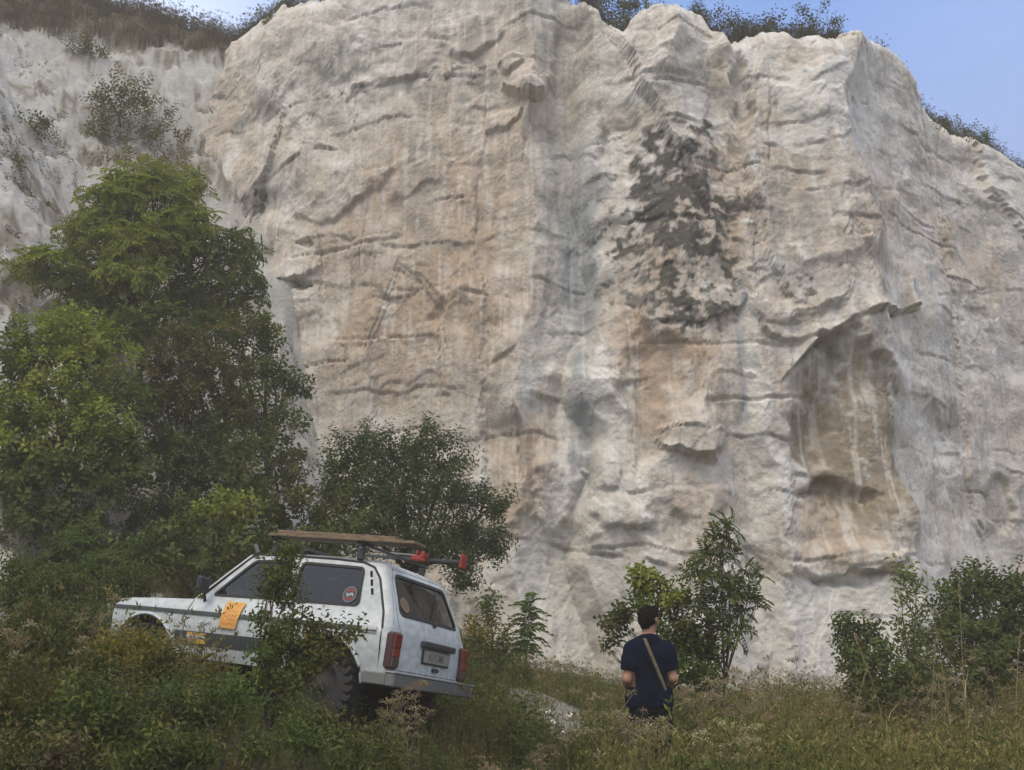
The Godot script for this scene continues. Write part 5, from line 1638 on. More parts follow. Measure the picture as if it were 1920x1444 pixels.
func rbox(size: Vector3, bevel: float) -> ArrayMesh:
	# a box with chamfered edges
	var st := SurfaceTool.new()
	st.begin(Mesh.PRIMITIVE_TRIANGLES)
	st.set_smooth_group(-1)
	var h := size * 0.5
	var inner := h - Vector3.ONE * bevel
	var corner := func(sx: float, sy: float, sz: float, ax: int) -> Vector3:
		var p := inner * Vector3(sx, sy, sz)
		p[ax] = h[ax] * [sx, sy, sz][ax]
		return p
	var quad := func(a: Vector3, b: Vector3, c: Vector3, d: Vector3) -> void:
		var mid := (a + b + c + d) * 0.25
		var list := [a, b, c, a, c, d]
		if (b - a).cross(c - a).dot(mid) > 0.0:
			list = [a, c, b, a, d, c]
		for q in list:
			st.add_vertex(q)
	for ax in 3:
		var u := (ax + 1) % 3
		var w := (ax + 2) % 3
		for s: float in [-1.0, 1.0]:
			var q := []
			for t in [[-1.0, -1.0], [1.0, -1.0], [1.0, 1.0], [-1.0, 1.0]]:
				var g := [0.0, 0.0, 0.0]
				g[ax] = s
				g[u] = t[0]
				g[w] = t[1]
				q.append(corner.call(g[0], g[1], g[2], ax))
			quad.call(q[0], q[1], q[2], q[3])
		for s1: float in [-1.0, 1.0]:
			for s2: float in [-1.0, 1.0]:
				var q := []
				for t in [[-1.0, u], [-1.0, w], [1.0, w], [1.0, u]]:
					var g := [0.0, 0.0, 0.0]
					g[u] = s1
					g[w] = s2
					g[ax] = t[0]
					q.append(corner.call(g[0], g[1], g[2], t[1]))
				quad.call(q[0], q[1], q[2], q[3])
	for sx: float in [-1.0, 1.0]:
		for sy: float in [-1.0, 1.0]:
			for sz: float in [-1.0, 1.0]:
				var a: Vector3 = corner.call(sx, sy, sz, 0)
				var b: Vector3 = corner.call(sx, sy, sz, 1)
				var c: Vector3 = corner.call(sx, sy, sz, 2)
				quad.call(a, b, c, c)
	st.generate_normals()
	return st.commit()


func at_box(called: String, c: Vector3, size: Vector3, bevel: float, m: Material, parent: Node3D) -> MeshInstance3D:
	var o := put(called, rbox(size, bevel), m, parent)
	o.position = c
	return o


func pipe(list: Array, r: float, sides := 8) -> ArrayMesh:
	var s := Soup.new()
	var rad := PackedFloat32Array()
	for i in list.size():
		rad.append(r)
	s.tube(PackedVector3Array(list), rad, sides)
	return s.done()


func lathe(profile: Array, sides: int) -> ArrayMesh:
	# profile: [radius, along z]
	var st := SurfaceTool.new()
	st.begin(Mesh.PRIMITIVE_TRIANGLES)
	for i in profile.size() - 1:
		for s in sides:
			var q := []
			for t in [[i, s], [i + 1, s], [i + 1, s + 1], [i, s + 1]]:
				var a: float = TAU * t[1] / sides
				var p: Array = profile[t[0]]
				q.append(Vector3(p[0] * cos(a), p[0] * sin(a), p[1]))
			for t in [0, 1, 2, 0, 2, 3]:
				st.add_vertex(q[t])
	st.generate_normals()
	return st.commit()


func disc(r: float, depth: float, sides := 24) -> CylinderMesh:
	var c := CylinderMesh.new()
	c.top_radius = r
	c.bottom_radius = r
	c.height = depth
	c.radial_segments = sides
	c.rings = 1
	return c


func print_texture(kind: String) -> ImageTexture:
	var n := noise(77, 0.05, 3)
	var im: Image
	if kind == "placard":
		# a worn yellow placard with rows of faded orange-red lettering that cannot be read any more
		im = Image.create(96, 160, false, Image.FORMAT_RGB8)
		for y in 160:
			for x in 96:
				var c := Color(0.80, 0.64, 0.30)
				c = c.lerp(Color(0.80, 0.54, 0.28), clampf(0.3 + n.get_noise_2d(x, y), 0, 1))
				for row in [[12, 30, 22, 70], [46, 66, 12, 84], [74, 96, 10, 80], [102, 114, 16, 60], [122, 142, 10, 84]]:
					if y > row[0] and y < row[1] and x > row[2] and x < row[3]:
						var k := sstep(-0.05, 0.2, n.get_noise_2d(x * 3.1, y * 1.6 + row[0] * 9.0))
						c = c.lerp(Color(0.74, 0.34, 0.20), 0.8 * k)
				if Vector2(x - 48, y - 10).length() < 7.0:
					c = c.lerp(Color(0.40, 0.33, 0.22), 0.7)
				im.set_pixel(x, y, c)
	elif kind == "small":
		im = Image.create(64, 40, false, Image.FORMAT_RGB8)
		for y in 40:
			for x in 64:
				var c := Color(0.80, 0.64, 0.28)
				if y > 10 and y < 24:
					c = Color(0.78, 0.82, 0.84)
				if y > 16 and y < 22 and x > 12 and x < 52:
					c = Color(0.45, 0.58, 0.68)
				im.set_pixel(x, y, c.lerp(Color(0.5, 0.42, 0.25), clampf(n.get_noise_2d(x * 2.0, y * 2.0) * 0.8, 0, 0.4)))
	elif kind == "round":
		im = Image.create(64, 64, false, Image.FORMAT_RGB8)
		for y in 64:
			for x in 64:
				var d := Vector2(x - 31.5, y - 31.5)
				var c := Color(0.17, 0.19, 0.21)
				if absf(d.length() - 28.0) < 1.8:
					c = Color(0.42, 0.45, 0.48)
				if absf(d.length() - 18.0) < 5.0 and absf(d.y) > 8.0:
					c = Color(0.50, 0.19, 0.17)
				if absf(d.y - 3.0 * sin(d.x * 0.25)) < 5.0 and absf(d.x) < 17.0:
					c = Color(0.58, 0.61, 0.62)
				im.set_pixel(x, y, c)
	else:
		im = Image.create(64, 64, false, Image.FORMAT_RGB8)
		for y in 64:
			for x in 64:
				var d := Vector2(x - 31.5, y - 31.5)
				var c := Color(0.46, 0.39, 0.29).lerp(Color(0.40, 0.25, 0.19), clampf(0.5 + 1.4 * n.get_noise_2d(x * 4.0, y * 4.0), 0, 1) if d.length() < 22.0 else 0.0)
				im.set_pixel(x, y, c)
	return ImageTexture.create_from_image(im)


func printed(kind: String) -> StandardMaterial3D:
	var m := StandardMaterial3D.new()
	m.albedo_texture = print_texture(kind)
	m.roughness = 0.6
	return m


func make_car() -> void:
	var dirt := noise(81, 0.02, 6)
	var paint := StandardMaterial3D.new()
	paint.albedo_color = Color(0.55, 0.60, 0.62).linear_to_srgb()
	paint.albedo_texture = noise_tex(dirt, 512, Color(0.80, 0.785, 0.75), Color(1, 1, 1), 0.38)
	paint.uv1_triplanar = true
	paint.uv1_scale = Vector3(0.9, 0.9, 0.9)
	paint.roughness = 0.5
	paint.clearcoat_enabled = true
	paint.clearcoat = 0.12
	paint.clearcoat_roughness = 0.25
	var rubber := solid(Color(0.018, 0.018, 0.019), 0.75)
	var plastic := solid(Color(0.028, 0.032, 0.034), 0.55)
	var band := solid(Color(0.035, 0.045, 0.047), 0.6)
	var dark := solid(Color(0.012, 0.012, 0.012), 0.95)
	var steel := solid(Color(0.16, 0.165, 0.16), 0.55, 0.3)
	var bright := solid(Color(0.30, 0.31, 0.30), 0.5, 0.4)
	var tyre_m := solid(Color(0.03, 0.029, 0.028), 0.92)
	var cloth := solid(Color(0.035, 0.035, 0.04), 0.95)
	var glass := StandardMaterial3D.new()
	glass.albedo_color = Color(0.10, 0.12, 0.12, 0.55)
	glass.transparency = BaseMaterial3D.TRANSPARENCY_ALPHA
	glass.roughness = 0.04
	var tint: StandardMaterial3D = glass.duplicate()
	tint.albedo_color = Color(0.11, 0.115, 0.12, 0.86)
	var car := base("off_road_car", CAR_AT, "white three-door off-road car tilted on the slope, planks on its roof", "car")
	car.transform = Transform3D(Basis(CAR_F, CAR_U, CAR_R).orthonormalized(), CAR_AT)
	# --- sides
	var arch_r := []
	var arch_f := []
	for k in 17:
		var a := PI * (1.0 - k / 16.0)
		arch_f.append_array([3.07 + 0.43 * cos(a), 0.45 + 0.40 * maxf(0.0, sin(a))])
		arch_r.append_array([0.80 + 0.43 * cos(a), 0.45 + 0.40 * maxf(0.0, sin(a))])
	var fender := [2.545, 0.45]
	fender.append_array(arch_f)
	fender.append_array([3.54, 0.47, 3.59, 0.62, 3.615, 0.80, 3.61, 0.92, 3.57, 0.975, 3.40, 0.998, 2.95, 1.024, 2.545, 1.045])
	var quarter := [0.20, 0.47]
	quarter.append_array(arch_r)
	quarter.append_array([1.405, 0.45, 1.405, 1.572, 1.0, 1.572, 0.66, 1.558, 0.52, 1.515, 0.42, 1.41, 0.28, 1.10, 0.225, 0.95, 0.205, 0.62])
	var door_p := poly([1.415, 0.47, 2.535, 0.47, 2.535, 1.035, 2.455, 1.075, 2.02, 1.525, 1.97, 1.56, 1.415, 1.572])
	var door_hole := rounded([1.49, 1.125, 2.33, 1.105, 1.955, 1.50, 1.49, 1.515], 0.05)
	var rear_hole := rounded([0.565, 1.135, 1.365, 1.125, 1.365, 1.515, 0.63, 1.505], 0.055)
	var vents := []
	for k in 3:
		var vy := 1.42 - 0.085 * k
		var vx := 0.505 - 0.035 * k
		vents.append(poly([vx, vy, vx + 0.03, vy, vx + 0.053, vy + 0.062, vx + 0.023, vy + 0.062]))
	for sd in ["left", "right"]:
		var s := -1.0 if sd == "left" else 1.0
		put("front_wing", panel(poly(fender), [], 0.06, sd), paint, car)
		var door := put("door", panel(door_p, [door_hole], 0.06, sd), paint, car)
		var q_panel := put("rear_quarter", panel(poly(quarter), [rear_hole] + vents, 0.05, sd), paint, car)
		for vv in vents:
			put("vent_slot", panel(grown(vv, 0.004), [], 0.05, sd, -0.012), dark, q_panel)
		put("window_seal", panel(grown(door_hole, 0.012), [grown(door_hole, -0.014)], 0.05, sd, 0.004), rubber, door)
		put("window_pane", panel(grown(door_hole, 0.004), [], 0.09, sd, -0.010), glass, door)
		at_box("door_handle", Vector3(1.56, 0.985, s * 0.823), Vector3(0.14, 0.03, 0.035), 0.008, plastic, door)
		put("window_seal", panel(grown(rear_hole, 0.014), [grown(rear_hole, -0.012)], 0.05, sd, 0.004), rubber, q_panel)
		put("window_pane", panel(grown(rear_hole, 0.004), [], 0.09, sd, -0.008), tint, q_panel)
		# dark rub strip and broad band
		put("rub_strip", panel(poly([0.27, 0.905, 3.60, 0.872, 3.60, 0.912, 0.27, 0.952]), [], 0.08, sd, 0.010), band, car)
		put("side_band", panel(poly([1.25, 0.60, 2.63, 0.585, 2.66, 0.72, 1.20, 0.735]), [], 0.08, sd, 0.004), band, car)
		put("rub_strip_end", panel(poly([0.268, 0.895, 0.42, 0.894, 0.42, 0.958, 0.268, 0.96]), [], 0.08, sd, 0.012), bright, car)
		# wheel arch lips
		for pts in [arch_f, arch_r]:
			var line := []
			for k in range(0, pts.size(), 2):
				line.append(Vector3(pts[k], pts[k + 1], s * (car_width(pts[k], pts[k + 1]) + 0.004)))
			put("arch_lip", pipe(line, 0.016), paint, car)
		# gutter along the roof and down the rear pillar
		var gut := []
		for q in [[2.50, 1.06], [2.24, 1.32], [2.03, 1.535], [1.95, 1.568], [1.5, 1.578], [1.0, 1.578], [0.66, 1.564], [0.52, 1.52], [0.42, 1.415], [0.28, 1.105], [0.222, 0.95]]:
			gut.append(Vector3(q[0], q[1], s * (car_width(q[0], q[1]) + 0.002)))
		put("roof_gutter", pipe(gut, 0.011), rubber, car)
		# windscreen pillar
		put("windscreen_pillar", pipe([Vector3(2.55, 1.03, s * 0.74), Vector3(2.27, 1.32, s * 0.675), Vector3(2.05, 1.55, s * 0.60)], 0.026), paint, car)
		# rear corner
		var cs := [[0.20, 0.47], [0.205, 0.62], [0.225, 0.95], [0.28, 1.10], [0.42, 1.41], [0.52, 1.515], [0.66, 1.558]]
		var cr := [[-0.72, 0.47], [-0.735, 0.62], [-0.735, 0.95], [-0.685, 1.10], [-0.605, 1.40], [-0.565, 1.49], [-0.50, 1.565]]
		var cv := PackedVector3Array()
		var ci := PackedInt32Array()
		for k in cs.size():
			var a := Vector3(cs[k][0], cs[k][1], s * car_width(cs[k][0], cs[k][1]))
			var r := skin("rear", cr[k][0] * -s, cr[k][1], 0.0)
			r.z = s * absf(cr[k][0])
			var c := Vector3(lerpf(r.x, a.x, 0.12), maxf(a.y, r.y) + (0.02 if k > 4 else 0.0), lerpf(a.z, r.z, 0.15))
			for u in 9:
				var t := u / 8.0
				cv.append(a.lerp(c, t).lerp(c.lerp(r, t), t))
		for k in cs.size() - 1:
			for u in 8:
				var q0 := k * 9 + u
				if s < 0.0:
					ci.append_array([q0, q0 + 10, q0 + 9, q0, q0 + 1, q0 + 10])
				else:
					ci.append_array([q0, q0 + 9, q0 + 10, q0, q0 + 10, q0 + 1])
		var cst := SurfaceTool.new()
		cst.create_from(arrays_mesh(cv, PackedVector3Array(), PackedColorArray(), ci), 0)
		cst.generate_normals()
		put("rear_corner", cst.commit(), paint, car)
		# tail lamp
		var tl := at_box("tail_lamp", Vector3(0.150, 0.765, s * 0.705), Vector3(0.13, 0.33, 0.15), 0.02, solid(Color(0.05, 0.014, 0.013), 0.4), car)
		at_box("brake_lens", Vector3(-0.062, 0.085, 0), Vector3(0.02, 0.13, 0.125), 0.006, solid(Color(0.16, 0.014, 0.011), 0.3), tl)
		at_box("turn_lens", Vector3(-0.062, -0.02, 0), Vector3(0.02, 0.07, 0.125), 0.006, solid(Color(0.20, 0.035, 0.014), 0.3), tl)
		at_box("reversing_lens", Vector3(-0.062, -0.105, 0), Vector3(0.02, 0.08, 0.125), 0.006, solid(Color(0.08, 0.05, 0.045), 0.3), tl)
		# door mirror
		var mir := at_box("door_mirror", Vector3(2.36, 1.19, s * 0.90), Vector3(0.06, 0.15, 0.17), 0.02, plastic, car)
		put("mirror_arm", pipe([Vector3(0.02, -0.06, s * -0.05), Vector3(0.03, -0.12, s * -0.10), Vector3(0.04, -0.16, s * -0.125)], 0.016), plastic, mir)
		# head lamp
		var hl := put("head_lamp", disc(0.095, 0.05), bright, car)
		hl.transform = Transform3D(Basis(Vector3(0, 0, 1), PI / 2), Vector3(3.605, 0.84, s * 0.54))
	# --- roof, bonnet, front, rear
	put("roof", panel(poly([0.425, -0.50, 0.55, -0.575, 0.70, -0.618, 1.90, -0.618, 2.02, -0.59, 2.02, 0.59, 1.90, 0.618, 0.70, 0.618, 0.55, 0.575, 0.425, 0.50]), [], 0.06, "roof"), paint, car)
	put("bonnet", panel(poly([2.46, -0.715, 3.615, -0.655, 3.615, 0.655, 2.46, 0.715]), [], 0.06, "hood"), paint, car)
	var ws := rounded([-0.62, 1.10, 0.62, 1.10, 0.54, 1.50, -0.54, 1.50], 0.05)
	put("windscreen_frame", panel(poly([-0.72, 1.03, 0.72, 1.03, 0.60, 1.575, -0.60, 1.575]), [ws], 0.07, "shield"), paint, car)
	put("windscreen", panel(ws, [], 0.1, "shield", -0.006), glass, car)
	put("front_panel", panel(poly([-0.74, 0.52, 0.74, 0.52, 0.74, 0.96, -0.74, 0.96]), [], 0.08, "front"), paint, car)
	put("grille", panel(poly([-0.42, 0.72, 0.42, 0.72, 0.42, 0.92, -0.42, 0.92]), [], 0.08, "front", 0.006), plastic, car)
	at_box("front_bumper", Vector3(3.68, 0.50, 0), Vector3(0.12, 0.13, 1.58), 0.02, steel, car)
	var outline := [[-0.72, 0.47], [-0.735, 0.62], [-0.735, 0.95], [-0.685, 1.10], [-0.605, 1.40], [-0.565, 1.49], [-0.50, 1.565]]
	var rp := PackedVector2Array()
	for q in outline:
		rp.append(Vector2(q[0], q[1]))
	for k in outline.size():
		var q: Array = outline[outline.size() - 1 - k]
		rp.append(Vector2(-q[0], q[1]))
	var gate := rounded([-0.60, 0.60, 0.60, 0.60, 0.615, 0.93, 0.645, 1.07, 0.565, 1.44, 0.50, 1.535, -0.50, 1.535, -0.565, 1.44, -0.645, 1.07, -0.615, 0.93], 0.03)
	var rw := rounded([-0.585, 1.105, 0.585, 1.105, 0.505, 1.475, -0.505, 1.475], 0.06)
	put("rear_surround", panel(rp, [grown(gate, 0.006)], 0.06, "rear"), paint, car)
	var tg := put("tailgate", panel(gate, [rw], 0.06, "rear"), paint, car)
	put("window_seal", panel(grown(rw, 0.02), [grown(rw, -0.012)], 0.06, "rear", 0.005), rubber, tg)
	var rpane := put("rear_window", panel(grown(rw, 0.004), [], 0.1, "rear", -0.008), tint, tg)
	rpane.set_meta("label", "dark tinted rear window with a round tan sticker")
	put("wiper_arm", pipe([skin("rear", 0.02, 1.10, 0.03), skin("rear", 0.10, 1.20, 0.035), skin("rear", 0.27, 1.36, 0.02)], 0.008), rubber, tg)
	at_box("wiper_pivot", skin("rear", 0.02, 1.085, 0.02), Vector3(0.04, 0.05, 0.05), 0.012, plastic, tg)
	var plate_lamp := at_box("plate_lamp_housing", skin("rear", 0.07, 0.878, 0.025), Vector3(0.055, 0.062, 0.66), 0.012, plastic, tg)
	plate_lamp.rotation.z = 0.0
	var frame := at_box("number_plate", skin("rear", 0.05, 0.765, 0.012), Vector3(0.016, 0.135, 0.55), 0.004, rubber, tg)
	at_box("plate_face", Vector3(-0.007, 0.004, 0), Vector3(0.008, 0.112, 0.52), 0.002, solid(Color(0.25, 0.245, 0.21), 0.7), frame)
	var tm := TextMesh.new()
	tm.text = "A313MC"
	var sf := SystemFont.new()
	sf.font_names = PackedStringArray(["Droid Sans Mono"])
	tm.font = sf
	tm.font_size = 16
	tm.pixel_size = 0.0058
	tm.depth = 0.002
	var txt := put("plate_characters", tm, solid(Color(0.10, 0.095, 0.085), 0.7), frame)
	txt.transform = Transform3D(Basis(Vector3(0, 0, 1), Vector3.UP, Vector3(-1, 0, 0)), Vector3(-0.0125, 0.004, 0))
	at_box("tailgate_handle", skin("rear", 0.07, 0.655, 0.012), Vector3(0.03, 0.036, 0.12), 0.01, plastic, tg)
	# round stickers
	var s1 := put("window_sticker", panel(rounded_disc(Vector2(0.70, 1.235), 0.083), [], 0.3, "left", 0.0, Rect2(0.617, 1.152, 0.166, 0.166)), printed("round"), car)
	s1.set_meta("label", "round red and white sticker on the rear side window")
	var s2 := put("window_sticker", panel(rounded_disc(Vector2(-0.47, 1.205), 0.07), [], 0.3, "rear", 0.0, Rect2(-0.54, 1.135, 0.14, 0.14)), printed("tan"), car)
	s2.set_meta("label", "round tan sticker on the rear window")
	var pl := put("door_placard", panel(poly([1.865, 0.785, 2.075, 0.785, 2.085, 1.055, 1.85, 1.055]), [], 0.09, "left", 0.022, Rect2(1.85, 0.785, 0.235, 0.27)), printed("placard"), car)
	pl.set_meta("label", "yellow and orange placard on the door with faded rows of lettering")
	var sm := put("band_sticker", panel(poly([2.225, 0.61, 2.475, 0.61, 2.475, 0.712, 2.225, 0.712]), [], 0.09, "left", 0.012, Rect2(2.225, 0.61, 0.25, 0.102)), printed("small"), car)
	sm.set_meta("label", "small yellow, white and blue sticker on the dark side band")
	# rear bumper
	var bump := at_box("rear_bumper", Vector3(0.045, 0.505, 0), Vector3(0.10, 0.12, 1.66), 0.012, steel, car)
	at_box("bumper_edge", Vector3(0.0, 0.066, 0), Vector3(0.11, 0.016, 1.67), 0.004, bright, bump)
	for s: float in [-1.0, 1.0]:
		at_box("bumper_end", Vector3(0.17, 0.0, s * 0.79), Vector3(0.26, 0.115, 0.07), 0.012, steel, bump)
	# inside and underneath
	at_box("underbody", Vector3(1.9, 0.70, 0), Vector3(1.25, 0.48, 1.40), 0.02, dark, car)
	at_box("underbody", Vector3(1.85, 0.70, 0), Vector3(3.30, 0.42, 0.98), 0.02, dark, car)
	at_box("rear_axle", Vector3(0.80, 0.40, 0), Vector3(0.14, 0.14, 1.24), 0.04, dark, car)
	at_box("front_axle", Vector3(3.07, 0.40, 0), Vector3(0.14, 0.14, 1.24), 0.04, dark, car)
	at_box("muffler", Vector3(0.42, 0.42, 0.3), Vector3(0.30, 0.14, 0.42), 0.05, dark, car)
	at_box("dashboard", Vector3(2.36, 1.03, 0), Vector3(0.32, 0.16, 1.32), 0.05, plastic, car)
	for s: float in [-1.0, 1.0]:
		var seat := at_box("seat", Vector3(1.72, 0.98, s * 0.34), Vector3(0.46, 0.12, 0.48), 0.04, cloth, car)
		var bk := at_box("backrest", Vector3(-0.24, 0.26, 0), Vector3(0.13, 0.50, 0.46), 0.05, cloth, seat)
		bk.rotation.z = 0.2
		at_box("headrest", Vector3(-0.33, 0.50, 0), Vector3(0.09, 0.13, 0.26), 0.035, cloth, seat)
	at_box("rear_bench", Vector3(0.86, 1.05, 0), Vector3(0.16, 0.45, 1.10), 0.05, cloth, car)
	var tor := TorusMesh.new()
	tor.inner_radius = 0.165
	tor.outer_radius = 0.195
	tor.rings = 24
	tor.ring_segments = 8
	var stw := put("steering_wheel", tor, plastic, car)
	stw.transform = Transform3D(Basis(Vector3(0, 0, 1), 1.05), Vector3(2.10, 1.13, -0.34))
	# wheels
	var prof := []
	for k in 15:
		var a := PI * k / 14.0
		prof.append([0.225 + 0.135 * pow(sin(a), 0.45), -0.115 * cos(a)])
	var tyre := SurfaceTool.new()
	tyre.append_from(lathe(prof, 40), 0, Transform3D())
	for k in 26:
		for s: float in [-1.0, 1.0]:
			var a: float = TAU * (k + (0.5 if s > 0.0 else 0.0)) / 26.0
			tyre.append_from(rbox(Vector3(0.055, 0.028, 0.105), 0.006), 0, Transform3D(Basis(Vector3(0, 0, 1), a - PI / 2) * Basis(Vector3.UP, 0.35 * s), Vector3(cos(a), sin(a), 0) * 0.362 + Vector3(0, 0, 0.06 * s)))
			tyre.append_from(rbox(Vector3(0.05, 0.06, 0.02), 0.005), 0, Transform3D(Basis(Vector3(0, 0, 1), a - PI / 2), Vector3(cos(a), sin(a), 0) * 0.328 + Vector3(0, 0, 0.112 * s)))
	var tyre_mesh := tyre.commit()
	var rim_mesh := lathe([[0.228, -0.10], [0.232, 0.085], [0.222, 0.10], [0.205, 0.095], [0.20, 0.04], [0.16, 0.03], [0.11, 0.055], [0.05, 0.055], [0.045, 0.085], [0.0, 0.088]], 28)
	for q in [[0.80, -0.72], [0.80, 0.72], [3.07, -0.72], [3.07, 0.72]]:
		var w := Node3D.new()
		w.name = "wheel"
		car.add_child(w, true)
		w.position = Vector3(q[0], 0.375, q[1])
		put("tyre", tyre_mesh, tyre_m, w)
		var rim := put("rim", rim_mesh, solid(Color(0.028, 0.027, 0.025), 0.85), w)
		if q[1] < 0.0:
			rim.rotation.y = PI
	# roof rack
	for x in [0.72, 1.78]:
		var bar := put("rack_crossbar", pipe([Vector3(x, 1.748, -0.70), Vector3(x, 1.748, 0.70)], 0.016), solid(Color(0.03, 0.03, 0.032), 0.5), car)
		for s: float in [-1.0, 1.0]:
			at_box("rack_foot", Vector3(x, 1.655, s * 0.615), Vector3(0.075, 0.15, 0.05), 0.014, plastic, bar)
			at_box("foot_bolt", Vector3(x, 1.70, s * 0.645), Vector3(0.026, 0.026, 0.026), 0.008, bright, bar)
	put("aerial_bracket", pipe([Vector3(2.04, 1.60, -0.56), Vector3(2.06, 1.68, -0.60)], 0.02), bright, car)
	# --- things lying on the rack
	var wood := solid(Color(0.29, 0.215, 0.145), 0.85)
	wood.uv1_triplanar = true
	wood.uv1_scale = Vector3(0.8, 9.0, 9.0)
	wood.albedo_texture = noise_tex(noise(91, 0.03, 5), 256, Color(0.62, 0.58, 0.52), Color(1, 1, 1))
	var carT := car.transform
	var lower := put("plank", rbox(Vector3(1.75, 0.030, 0.24), 0.004), wood)
	lower.transform = carT * Transform3D(Basis(Vector3.UP, 0.0), Vector3(0.985, 1.781, -0.55))
	tag(lower, "long wide wooden plank lying lowest on the car roof rack", "plank", "planks on the roof rack")
	var upper := put("plank", rbox(Vector3(1.42, 0.034, 0.15), 0.004), wood)
	upper.transform = carT * Transform3D(Basis(Vector3.UP, 0.015), Vector3(1.06, 1.815, -0.575))
	tag(upper, "shorter wooden plank stacked on top of the wide plank", "plank", "planks on the roof rack")
	var red := solid(Color(0.27, 0.024, 0.013), 0.7)
	var jack := base("farm_jack", Vector3.ZERO, "long lifting jack with red base plate lying on the roof rack", "jack")
	jack.transform = carT * Transform3D(Basis(), Vector3(0.10, 1.785, 0.36))
	at_box("bar", Vector3(0.62, 0.0, 0.0), Vector3(1.24, 0.03, 0.018), 0.003, plastic, jack)
	at_box("base_plate", Vector3(-0.01, 0.0, 0.0), Vector3(0.03, 0.15, 0.12), 0.008, red, jack)
	var mech := at_box("lifting_mechanism", Vector3(0.52, 0.01, 0.0), Vector3(0.19, 0.06, 0.06), 0.012, red, jack)
	at_box("lifting_toe", Vector3(-0.09, 0.02, -0.07), Vector3(0.04, 0.05, 0.10), 0.008, red, mech)
	put("handle", pipe([Vector3(0.05, 0.03, 0.02), Vector3(0.62, 0.045, 0.03)], 0.012), steel, mech)
	for k in 2:
		at_box("pin", Vector3(-0.03 + 0.07 * k, 0.06, 0.0), Vector3(0.03, 0.04, 0.05), 0.008, red, mech)


func rounded_disc(c: Vector2, r: float) -> PackedVector2Array:
	var p := PackedVector2Array()
	for k in 24:
		p.append(c + Vector2(cos(TAU * k / 24.0), sin(TAU * k / 24.0)) * r)
	return p


# ------------------------------------------------------------------ the man
class Field:
	var lo: Vector3
	var cell: float
	var nx: int
	var ny: int
	var nz: int
	var f := PackedFloat32Array()

	func _init(a: Vector3, b: Vector3, c: float) -> void:
		lo = a
		cell = c
		nx = int((b.x - a.x) / c) + 2
		ny = int((b.y - a.y) / c) + 2
		nz = int((b.z - a.z) / c) + 2
		f.resize(nx * ny * nz)
		f.fill(0.2)

	# tapered bone; fz flattens it front to back, k is how softly it joins
	func bone(a: Vector3, b: Vector3, ra: float, rb: float, fz := 1.0, k := 0.03, carve := false) -> void:
		var pad := maxf(ra, rb) * maxf(1.0, fz) + k * 2.0 + cell * 2.0
		var mn := a.min(b) - Vector3.ONE * pad - lo
		var mx := a.max(b) + Vector3.ONE * pad - lo
		var d := b - a
		d.z /= fz
		var dd := maxf(d.dot(d), 1e-9)
		for i in range(maxi(0, int(mn.x / cell)), mini(nx, int(mx.x / cell) + 1)):
			for j in range(maxi(0, int(mn.y / cell)), mini(ny, int(mx.y / cell) + 1)):
				for l in range(maxi(0, int(mn.z / cell)), mini(nz, int(mx.z / cell) + 1)):
					var p := lo + Vector3(i, j, l) * cell - a
					p.z /= fz
					var t := clampf(p.dot(d) / dd, 0.0, 1.0)
					var s := ((p - d * t).length() - lerpf(ra, rb, t)) * minf(1.0, fz)
					var q := (i * ny + j) * nz + l
					if carve:
						f[q] = maxf(f[q], -s)
					else:
						var o := f[q]
						var h := maxf(k - absf(o - s), 0.0) / k
						f[q] = minf(o, s) - h * h * k * 0.25

	func cut(at: Vector3, n: Vector3) -> void:
		for i in nx:
			for j in ny:
				for l in nz:
					var q := (i * ny + j) * nz + l
					f[q] = maxf(f[q], (lo + Vector3(i, j, l) * cell - at).dot(n))

	func net(st: SurfaceTool) -> void:
		var vert := {}
		var v := PackedVector3Array()
		var sy := nz
		var sx := ny * nz
		for i in nx - 1:
			for j in ny - 1:
				for l in nz - 1:
					var q := i * sx + j * sy + l
					var c := [f[q], f[q + 1], f[q + sy], f[q + sy + 1], f[q + sx], f[q + sx + 1], f[q + sx + sy], f[q + sx + sy + 1]]
					var neg := 0
					for w in c:
						if w < 0.0:
							neg += 1
					if neg == 0 or neg == 8:
						continue
					var sum := Vector3.ZERO
					var m := 0
					for e in [[0, 1], [2, 3], [4, 5], [6, 7], [0, 2], [1, 3], [4, 6], [5, 7], [0, 4], [1, 5], [2, 6], [3, 7]]:
						var a: float = c[e[0]]
						var b: float = c[e[1]]
						if (a < 0.0) != (b < 0.0):
							var t := a / (a - b)
							var pa := Vector3(e[0] >> 2, (e[0] >> 1) & 1, e[0] & 1)
							var pb := Vector3(e[1] >> 2, (e[1] >> 1) & 1, e[1] & 1)
							sum += pa.lerp(pb, t)
							m += 1
					vert[q] = v.size()
					v.append(lo + (Vector3(i, j, l) + sum / m) * cell)
		for q in vert:
			for ax in [[sx, sy, 1], [sy, 1, sx], [1, sx, sy]]:
				var a: float = f[q]
				var b: float = f[q + ax[0]]
				if (a < 0.0) == (b < 0.0):
					continue
				var q1: int = q - ax[1]
				var q2: int = q - ax[1] - ax[2]
				var q3: int = q - ax[2]
				if not (vert.has(q1) and vert.has(q2) and vert.has(q3)):
					continue
				var list := [q, q1, q2, q, q2, q3] if a >= 0.0 else [q, q2, q1, q, q3, q2]
				for w in list:
					st.add_vertex(v[vert[w]])


func netted(fields: Array) -> ArrayMesh:
	var st := SurfaceTool.new()
	st.begin(Mesh.PRIMITIVE_TRIANGLES)
	st.set_smooth_group(0)
	for f in fields:
		f.net(st)
	st.index()
	st.generate_normals()
	return st.commit()


